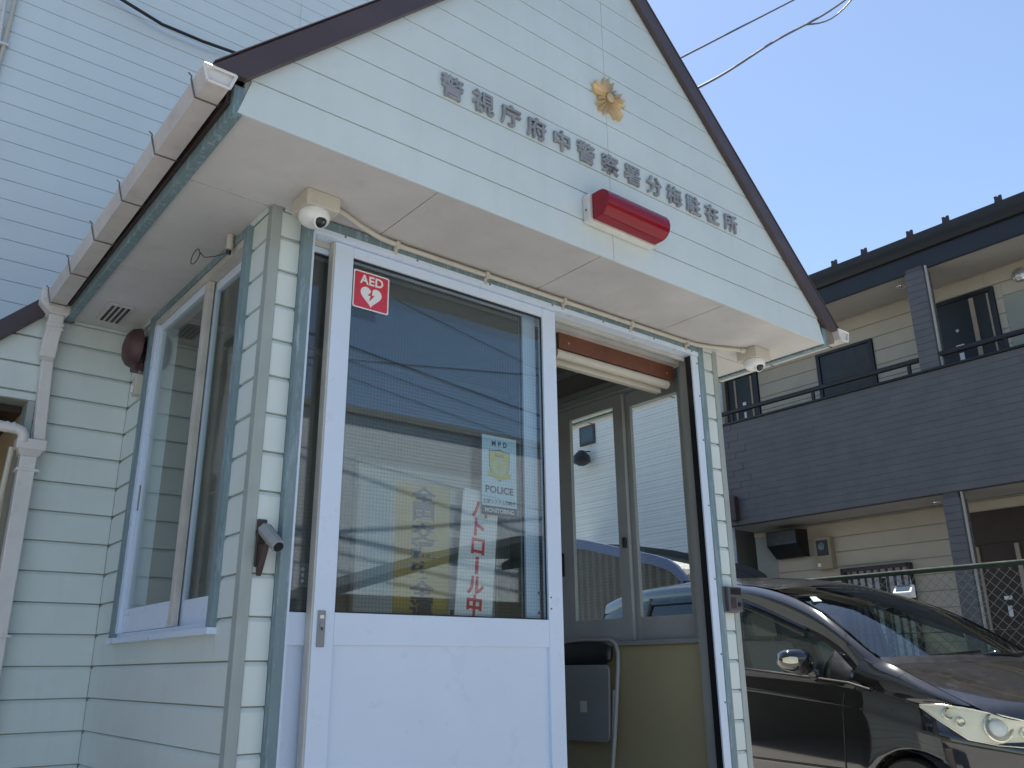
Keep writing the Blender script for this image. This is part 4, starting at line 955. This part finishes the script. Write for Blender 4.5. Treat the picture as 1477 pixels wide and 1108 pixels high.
wz = [((6.147, 6.199), (10.337, 5.716), .018), ((6.164, 5.95), (10.36, 6.537), .014), ((6.178, 5.663), (10.149, 5.138), .008), ((6.1, 5.95), (10.2, 5.45), .008), ((8.841, 6.92), (10.274, 6.662), .010), ((6.0, 4.35), (10.3, 3.9), .007), ((6.0, 3.1), (10.3, 2.75), .007)]
WL = ['thick wire falling to the right across the mirrored sky', 'thick wire rising to the right across the mirrored sky', 'thin lowest wire against the mirrored sky', 'thin wire just above the lowest one in the mirrored sky', 'short topmost wire near the mirrored soffit', 'wire crossing the mirrored pale boarded house', 'wire crossing low above the mirrored tan house roof']
for k, ((xa, za), (xb, zb), r_) in enumerate(wz):
    # wires run along the street 4 m behind the viewer; z follows the line at y=-7
    dx = (xb - xa); sl = (zb - za) / dx
    o = G().tube(sag((xa - 9, -7.0, za - 9 * sl), (xb + 8, -7.0, zb + 8 * sl), .15, 16), r_, 6).build('street_wire', 'black', smooth=60)
    tag(o, WL[k], 'wire', 'street wires mirrored in the door glass')

# ------------------------------------------------------------------ car
CX0, CY0, CA = 5.76, 1.72, .265
ch = Vector((-math.sin(CA), -math.cos(CA), 0)); cr = Vector((ch.y, -ch.x, 0))
CZ = -.12
def cp(s, w_, z_): return Vector((CX0, CY0, 0)) - ch * s + cr * w_ + Vector((0, 0, z_))
V = thing('parked_car', 'black people carrier parked nose forward beside the police box', 'car', tuple(cp(2.3, 0, GZ)))
def interp(tab, t):
    if t <= tab[0][0]: return tab[0][1]
    for (a, va), (b, vb) in zip(tab[:-1], tab[1:]):
        if t <= b:
            k = (t - a) / (b - a); return va + (vb - va) * k
    return tab[-1][1]
# plan outline (s, w) from front centre along the right side to rear centre
plan = [(.13, 0), (.14, .12), (.17, .26), (.235, .40), (.33, .52), (.42, .62), (.48, .69), (.54, .745), (.62, .80), (.70, .835)]
ss = [.76, .82, .88, .94, 1.0, 1.06, 1.12, 1.18, 1.26, 1.36, 1.5, 1.7, 1.95, 2.25, 2.6, 3.0, 3.3]
plan += [(s, min(.885, .835 + (s - .70) * .12)) for s in ss]
plan += [(s, .88) for s in (3.40, 3.46, 3.52, 3.58, 3.64, 3.70, 3.76, 3.82, 3.88, 3.94, 4.0, 4.06, 4.12, 4.25)] + [(4.5, .86), (4.68, .80), (4.76, .66), (4.80, .40), (4.81, 0)]
shz = [(.13, .60), (.235, .63), (.33, .66), (.48, .71), (.62, .755), (.70, .785), (1.026, .858), (1.2, .897), (1.53, .930), (2.21, .984), (3.3, 1.03), (4.3, 1.06), (4.81, 1.05)]
chz = [(.13, .50), (.48, .60), (.9, .70), (1.138, .745), (2.17, .838), (4.3, .93), (4.81, .92)]
def arch(s):
    z_ = 0
    for c_ in (.80, 3.76):
        d = abs(s - c_)
        if d < .345: z_ = max(z_, .185 + math.sqrt(.345 ** 2 - d ** 2))
    return z_
def body_rows(side):
    rows = []
    for i, (s, w_) in enumerate(plan):
        zs_, zc_ = interp(shz, s), interp(chz, s); ar = arch(s) if 8 <= i < len(plan) - 4 else 0
        fr = max(0, 1 - s / .7)
        n_ = Vector((0, 1)) if s > .8 and s < 4.4 else None
        lv = []
        for (zz, ins) in ((.06, .05), (.14, .025), (.30, .004), (.48, 0.0), (zc_ - .03, -.004), (zc_, .0), (zc_ + .022, .010), (zs_ - .03, .018), (zs_, .034)):
            z2 = max(zz, ar + .0) if zz < .58 else max(zz, ar)
            wi = w_ * (1 - ins * .8) if s < .75 else w_ - ins
            si = s + (ins * .9 if s < .75 else 0)
            lv.append(cp(si, side * wi, z2))
        rows.append(lv)
    return rows
bd = None
for side in (1, -1):
    rows = body_rows(side)
    o = G().grid(rows).build('body' if side == 1 else 'left_body_side', 'carpaint', V if side == 1 else bd, smooth=60, fix=True)
    if side == 1: bd = o
    sb = o.modifiers.new('s', 'SUBSURF'); sb.levels = 1; sb.render_levels = 2
# hood: front edge to cowl
seam = [(.30, .60, .705), (.36, .68, .740), (.42, .715, .775), (.55, .735, .835), (.683, .742, .893), (.80, .742, .945), (.905, .740, .990), (1.0, .735, 1.012)]
rows = []
for (s, w_, z_) in seam:
    row = []
    for k in range(-8, 9):
        t = k / 8; fr = (1 - t * t)
        s2 = s - (.15 if s < .4 else .15 * max(0, (1.0 - s) / .6)) * fr + (.06 * fr * max(0, (s - .8) / .2) if s > .8 else 0)
        z2 = z_ + .040 * fr + (-.012 if False else 0) - (.045 * fr if s < .34 else 0)
        row.append(cp(s2, w_ * t, z2))
    rows.append(row)
hood = G().grid(rows).build('hood', 'dustpaint', V, smooth=60)
sb = hood.modifiers.new('s', 'SUBSURF'); sb.levels = 1; sb.render_levels = 2
# fender tops between the shoulder line and the hood seam, up to the A pillar foot
ft = [((.62, .772, .770), (.42, .718, .773)), ((.70, .806, .784), (.55, .738, .833)), ((.80, .814, .806), (.683, .745, .891)), ((.90, .826, .828), (.80, .745, .943)), ((1.0, .838, .850), (.905, .743, .988)), ((1.10, .846, .872), (1.0, .742, 1.020)), ((1.18, .850, .890), (1.10, .745, 1.072))]
for side in (1, -1):
    rows = []
    for a, b in ft:
        row = []
        for k in range(6):
            t = k / 5; bul = .030 * math.sin(math.pi * t)
            row.append(cp(a[0] + (b[0] - a[0]) * t, side * (a[1] + (b[1] - a[1]) * t + bul), a[2] + (b[2] - a[2]) * t + bul * .6))
        rows.append(row)
    o = G().grid(rows).build('fender', 'carpaint', V, smooth=60); sb = o.modifiers.new('s', 'SUBSURF'); sb.levels = 1; sb.render_levels = 2
# A pillar + roof rail, right and left
outer = [(1.00, .742, 1.018), (1.122, .742, 1.085), (1.30, .715, 1.20), (1.538, .680, 1.342), (1.80, .645, 1.455), (2.09, .615, 1.545), (2.515, .60, 1.632), (3.1, .595, 1.685), (3.7, .59, 1.705), (4.3, .575, 1.69), (4.62, .56, 1.64)]
wtop = [(1.13, .832, .895), (1.20, .800, .985), (1.36, .775, 1.105), (1.636, .742, 1.238), (1.914, .712, 1.336), (2.18, .690, 1.430), (2.448, .675, 1.515), (3.1, .665, 1.575), (3.7, .655, 1.59), (4.3, .645, 1.57), (4.62, .63, 1.50)]
belt = [(1.03, .850, .862), (1.20, .852, .900), (1.36, .853, .915), (1.53, .853, .932), (1.90, .850, .962), (2.18, .846, .985), (2.448, .845, 1.0), (3.1, .842, 1.025), (3.7, .84, 1.04), (4.3, .83, 1.06), (4.62, .80, 1.06)]
for side in (1, -1):
    rows = []
    for a, b in zip(outer, wtop):
        row = []
        for k in range(6):
            t = k / 5; bul = .022 * math.sin(math.pi * t)
            row.append(cp(a[0] + (b[0] - a[0]) * t, side * (a[1] + (b[1] - a[1]) * t + bul), a[2] + (b[2] - a[2]) * t + bul))
        rows.append(row)
    o = G().grid(rows).build('roof_pillar', 'carpaint', V, smooth=70); sb = o.modifiers.new('s', 'SUBSURF'); sb.levels = 1; sb.render_levels = 2
    # side glass (front quarter, front door, rear door, rear quarter)
    names = ['quarter_window', 'front_window', 'rear_window', 'rear_quarter_window']
    spans = [(0, 1), (2, 6), (6, 8), (8, 10)]
    for nm, (i0, i1) in zip(names, spans):
        rows = []
        for i in range(i0, i1 + 1):
            a, b = wtop[i], belt[i]; row = []
            for k in range(5):
                t = k / 4; bul = .018 * math.sin(math.pi * t)
                row.append(cp(a[0] + (b[0] - a[0]) * t, side * (a[1] + (b[1] - a[1]) * t + bul - .004), a[2] + (b[2] - a[2]) * t))
            rows.append(row)
        o = G().grid(rows).build(nm, 'glass_car' if nm in ('front_window',) else ('carpaint' if nm == 'quarter_window' else 'glass_dark'), V, smooth=60)
    # black pillars between the panes
    for i, j in ((1, 2),):
        rows = []
        for q in (i, j):
            a, b = wtop[q], belt[q]
            rows.append([cp(a[0] + (b[0] - a[0]) * k / 4, side * (a[1] + (b[1] - a[1]) * k / 4 + .018 * math.sin(math.pi * k / 4) - .001), a[2] + (b[2] - a[2]) * k / 4) for k in range(5)])
        G().grid(rows).build('window_pillar', 'black', V, smooth=60)
    for i in (6, 8):
        a, b = wtop[i], belt[i]
        G().tube([cp(a[0] + (b[0] - a[0]) * k / 4, side * (a[1] + (b[1] - a[1]) * k / 4 + .018 * math.sin(math.pi * k / 4)), a[2] + (b[2] - a[2]) * k / 4) for k in range(5)], .030, 6).build('window_pillar', 'black', V, smooth=60)
    G().tube([cp(s, side * (w_ + .006), z_ - .002) for s, w_, z_ in belt], .007, 6).build('belt_moulding', 'rubber', V, smooth=60)
    # rain visor above the door glass
    rows = []
    for s, w_, z_ in wtop[3:9]:
        rows.append([cp(s, side * (w_ + .006), z_ + .010), cp(s, side * (w_ + .030), z_ - .018), cp(s, side * (w_ + .040), z_ - .050)])
    o = G().grid(rows).build('rain_visor', 'glass_dark', V, smooth=60)
# windscreen and roof
NW = 12
def across(tab_s, tab_z, wmax, crown, fr_s=0.0):
    row = []
    for k in range(-NW, NW + 1):
        t = k / NW; row.append(cp(tab_s - fr_s * (1 - t * t), wmax * t, tab_z + crown * (1 - t * t)))
    return row
wsr = []
for (s, w_, z_) in outer[1:6]:
    wsr.append(across(s + .010, z_ + .004, w_ - .035, .030 + .02 * (s - 1.1), .10))
base = across(1.05, 1.045, .70, .012, .09)
o = G().grid([base] + wsr).build('windscreen', 'glass_screen', V, smooth=60)
rr = [across(2.10, 1.551, .585, .042, .10), across(2.16, 1.566, .592, .052, .09)]
for (s, w_, z_) in outer[6:]: rr.append(across(s, z_ + .002, w_ - .004, .065, .0))
o = G().grid(rr).build('roof', 'dustpaint', V, smooth=60); sb = o.modifiers.new('s', 'SUBSURF'); sb.levels = 1; sb.render_levels = 2
# dark frit band round the windscreen foot, cowl panel
rows = [across(1.055, 1.046, .715, .014, .09), across(1.00, 1.010, .74, .030, .075), across(.955, .985, .74, .020, .07)]
G().grid(rows).build('cowl', 'black', V, smooth=60)
# tailgate
tg = []
for (s, w_, z_) in ((4.62, .56, 1.645), (4.70, .60, 1.50), (4.76, .70, 1.20), (4.80, .74, 1.0), (4.80, .70, .85)): tg.append(across(s, z_, w_, .02, -.06))
G().grid(tg).build('tailgate', 'glass_dark', V, smooth=60)
# wipers
G().tube([cp(1.02, .50, 1.035), cp(1.00, .30, 1.055), cp(.975, .0, 1.075), cp(1.00, -.12, 1.080)], .010, 6).build('wiper', 'black', V, smooth=60)
G().tube([cp(.985, .02, 1.045), cp(.965, -.18, 1.062), cp(.99, -.45, 1.062), cp(1.06, -.62, 1.075)], .010, 6).build('wiper', 'black', V, smooth=60)
# headlights: housing bowl plus clear cover, following the wing corner
def hl(side):
    top = [(.715, .815, .782), (.60, .795, .785), (.487, .742, .772), (.37, .645, .740), (.275, .555, .708), (.205, .43, .672)]
    bot = [(.705, .822, .768), (.585, .802, .690), (.490, .735, .605), (.40, .62, .575), (.338, .515, .565), (.265, .42, .570)]
    rows = []; rin = []
    for a, b in zip(top, bot):
        row = []; r2 = []
        for k in range(7):
            t = k / 6; bul = .020 * math.sin(math.pi * t)
            s_, w2, z2 = (a[i] + (b[i] - a[i]) * t for i in range(3))
            row.append(cp(s_ - bul * .8 - .012, side * (w2 + bul * .5 + .010), z2)); r2.append(cp(s_ + .012, side * (w2 - .010), z2))
        rows.append(row); rin.append(r2)
    h = G().grid(rin).build('headlight', 'headlens', V, smooth=60)
    G().grid(rows).build('lens_cover', 'glass', h, smooth=60)
    c = cp(.385, side * .615, .668)
    ax = (ch * .8 + cr * side * .45 + Vector((0, 0, .1))).normalized()
    G().lathe([(.074, -.01), (.078, .012), (.071, .015), (.060, .002), (.03, -.006), (0, -.008)], c, ax, 28).build('reflector_bowl', 'chrome', h, smooth=50)
    for (s_, w3, z3, r3) in ((.575, .755, .735, .030), (.52, .735, .690, .026), (.30, .50, .640, .034)):
        G().lathe([(r3, -.004), (r3 * 1.05, .010), (r3 * .9, .012), (r3 * .5, .0), (0, -.003)], cp(s_ - .004, side * (w3 + .012), z3), ax, 16).build('reflector_facet', 'chrome', h, smooth=50)
    G().lathe([(.050, 0), (.048, .014), (.032, .024), (0, .029)], c, ax, 24).build('projector', 'paper', h, smooth=50)
    rim_ = [r_[0] for r_ in rows] + [rows[-1][k] for k in range(1, 7)] + [r_[-1] for r_ in rows[::-1][1:]]
    G().tube(rim_, .004, 6, closed=True).build('lens_rim', 'chrome', h, smooth=60)
hl(1); hl(-1)
# door mirrors
def mirror(side):
    c = cp(1.53, side * .985, 1.030); rows = []
    for i in range(13):
        t = -1 + 2 * i / 12; row = []
        rad = math.sqrt(max(0, 1 - abs(t) ** 2.6))
        for k in range(16):
            a = 2 * math.pi * k / 16
            dz = math.sin(a); dx = math.cos(a)
            dz = math.copysign(abs(dz) ** .75, dz); dx = math.copysign(abs(dx) ** .85, dx)
            row.append(c + cr * side * (t * .125) + ch * (dx * .085 * rad + .020 * (1 - t) * .5) + Vector((0, 0, dz * .083 * rad * (1 - .16 * t) + .012 * t)))
        rows.append(row)
    m_ = G().grid(rows, close=True).build('door_mirror', 'carpaint', V, smooth=60)
    G().tube([cp(1.50, side * .845, .945), cp(1.50, side * .875, .955), cp(1.515, side * .93, .985)], [.040, .032, .022], 8).build('mirror_stalk', 'carpaint', m_, smooth=60)
    # pale indicator wrapped round the outer front corner
    q = []
    for i in range(6):
        t = .35 + .60 * i / 5; rad = math.sqrt(max(0, 1 - t ** 2.6)); row = []
        for k in range(5):
            a = R(-20 + 42 * k / 4); dz = math.sin(a); dx = math.cos(a); dz = math.copysign(abs(dz) ** .75, dz); dx = abs(dx) ** .85
            row.append(c + cr * side * (t * .125 + .003) + ch * (dx * .0895 * rad + .020 * (1 - t) * .5 + .001) + Vector((0, 0, dz * .085 * rad * (1 - .16 * t) * (.5 + .5 * i / 5) + .006)))
        q.append(row)
    G().grid(q).build('indicator', 'amber', m_, smooth=60)
    G().lathe([(0, 0), (.070, 0), (.066, .004), (0, .004)], c - ch * .075, -ch, 20).build('mirror_glass', 'steel', m_, smooth=50)
mirror(1); mirror(-1)
# door shut lines, handle, side moulding, wheels, interior
def sidept(s, z_, off=.002):
    w_ = .885 if s > 1.1 else .835 + (s - .70) * .12
    zc_, zs_ = interp(chz, s), interp(shz, s)
    if z_ > zc_: w_ -= .034 * min(1, (z_ - zc_) / max(.01, zs_ - zc_))
    elif z_ < .30: w_ -= .004 + .03 * (.30 - z_) / .24
    return cp(s, w_ + off, z_)
for s_ in (1.23, 2.50, 3.40):
    G().tube([sidept(s_ + (.06 if s_ < 2 else 0) * (.9 - z_) / .6, z_, .0005) for z_ in [.10, .2, .3, .4, .5, .6, .7, .78, .84, .89]], .0045, 5).build('shut_line', 'rubber', V)
G().tube([sidept(s_, interp(chz, s_) + .015, .004) for s_ in (1.3, 1.6, 2.0, 2.4)], .0035, 5).build('crease_line', 'carpaint', V)
G().tube([sidept(s_, .385, .006) for s_ in (1.25, 1.5, 1.8, 2.2, 2.6, 3.0, 3.3)], .010, 6).build('side_moulding', 'carpaint', V, smooth=60)
G().tube([sidept(2.28, .86, .0), sidept(2.30, .863, .03), sidept(2.42, .868, .03), sidept(2.45, .868, .0)], .011, 6).build('door_handle', 'carpaint', V, smooth=60)
for s_ in (.80, 3.76):
    for side in (1, -1):
        c = cp(s_, side * .76, .185); ax = cr * side
        wh = G().lathe([(.20, -.11), (.29, -.11), (.305, -.09), (.305, .08), (.29, .10), (.20, .10)], c, ax, 36).build('wheel', 'rubber', V, smooth=40)
        G().lathe([(0, .055), (.06, .06), (.19, .088), (.205, .095), (.20, -.05), (0, -.05)], c, ax, 30).build('rim', 'alu_grey', wh, smooth=40)
        rows = []
        for k in range(13):
            a = math.pi * k / 12; rows.append([cp(s_ + .345 * math.cos(a), side * w3, .185 + .345 * math.sin(a)) for w3 in (.50, .70, .872)])
        G().grid(rows).build('wheel_arch', 'rubber', V, fix=False)
G().add([cp(s_, w_, z_) for s_ in (.5, 4.6) for w_ in (-.70, .70) for z_ in (.10, .36)], [(0, 1, 3, 2), (4, 6, 7, 5), (0, 4, 5, 1), (2, 3, 7, 6), (0, 2, 6, 4), (1, 5, 7, 3)]).build('floor_pan', 'rubber', V)
rows = []
for s_, z_ in ((.98, .98), (1.15, 1.015), (1.35, 1.02), (1.52, .98), (1.58, .90), (1.56, .6)): rows.append([cp(s_ - .06 * (1 - (k / 4) ** 2), .68 * k / 4, z_ + .01 * (1 - (k / 4) ** 2)) for k in range(-4, 5)])
G().grid(rows).build('dashboard', 'dash', V, smooth=50)
ctr = cp(1.72, .36, .98); axw = (ch * -.85 + Vector((0, 0, .5))).normalized(); u_ = cr; v_ = axw.cross(u_)
G().tube([ctr + (u_ * math.cos(2 * math.pi * k / 24) + v_ * math.sin(2 * math.pi * k / 24)) * .18 for k in range(24)], .014, 8, closed=True).build('steering_wheel', 'black', V, smooth=60)
for s_, w0 in ((2.30, .36), (2.30, -.36), (3.2, .36), (3.2, -.36)):
    def pb(pts_s, wa, wb, nm):
        g_ = G(); k_ = len(pts_s); vs_ = [cp(s__, w0 + wa, z__) for s__, z__ in pts_s] + [cp(s__, w0 + wb, z__) for s__, z__ in pts_s]
        g_.add(vs_, [tuple(range(k_)), tuple(range(2 * k_ - 1, k_ - 1, -1))] + [(i, k_ + i, k_ + (i + 1) % k_, (i + 1) % k_) for i in range(k_)]); return g_.build(nm, 'seat', V, bev=.04)
    pb([(s_ - .45, .50), (s_ + .05, .46), (s_ + .08, .60), (s_ - .45, .64)], -.25, .25, 'seat_cushion')
    pb([(s_, .60), (s_ + .14, .58), (s_ + .32, 1.18), (s_ + .20, 1.20)], -.24, .24, 'seat_back')
    pb([(s_ + .22, 1.22), (s_ + .33, 1.22), (s_ + .36, 1.40), (s_ + .26, 1.42)], -.13, .13, 'head_restraint')
st = G().add([cp(1.78 + .0, .575 - .02, 1.475), cp(1.78, .50, 1.478), cp(1.70, .52, 1.44), cp(1.70, .60, 1.435)], [(0, 1, 2, 3)]).build('inspection_sticker', 'cyan_print', V)
# number plate and lower grille on the nose
G().add([cp(.115, w_, z_) for w_, z_ in ((-.17, .36), (.17, .36), (.17, .47), (-.17, .47))] + [cp(.09, w_, z_) for w_, z_ in ((-.165, .365), (.165, .365), (.165, .465), (-.165, .465))], [(0, 3, 2, 1), (4, 5, 6, 7), (0, 1, 5, 4), (1, 2, 6, 5), (2, 3, 7, 6), (3, 0, 4, 7)]).build('number_plate', 'white', V)
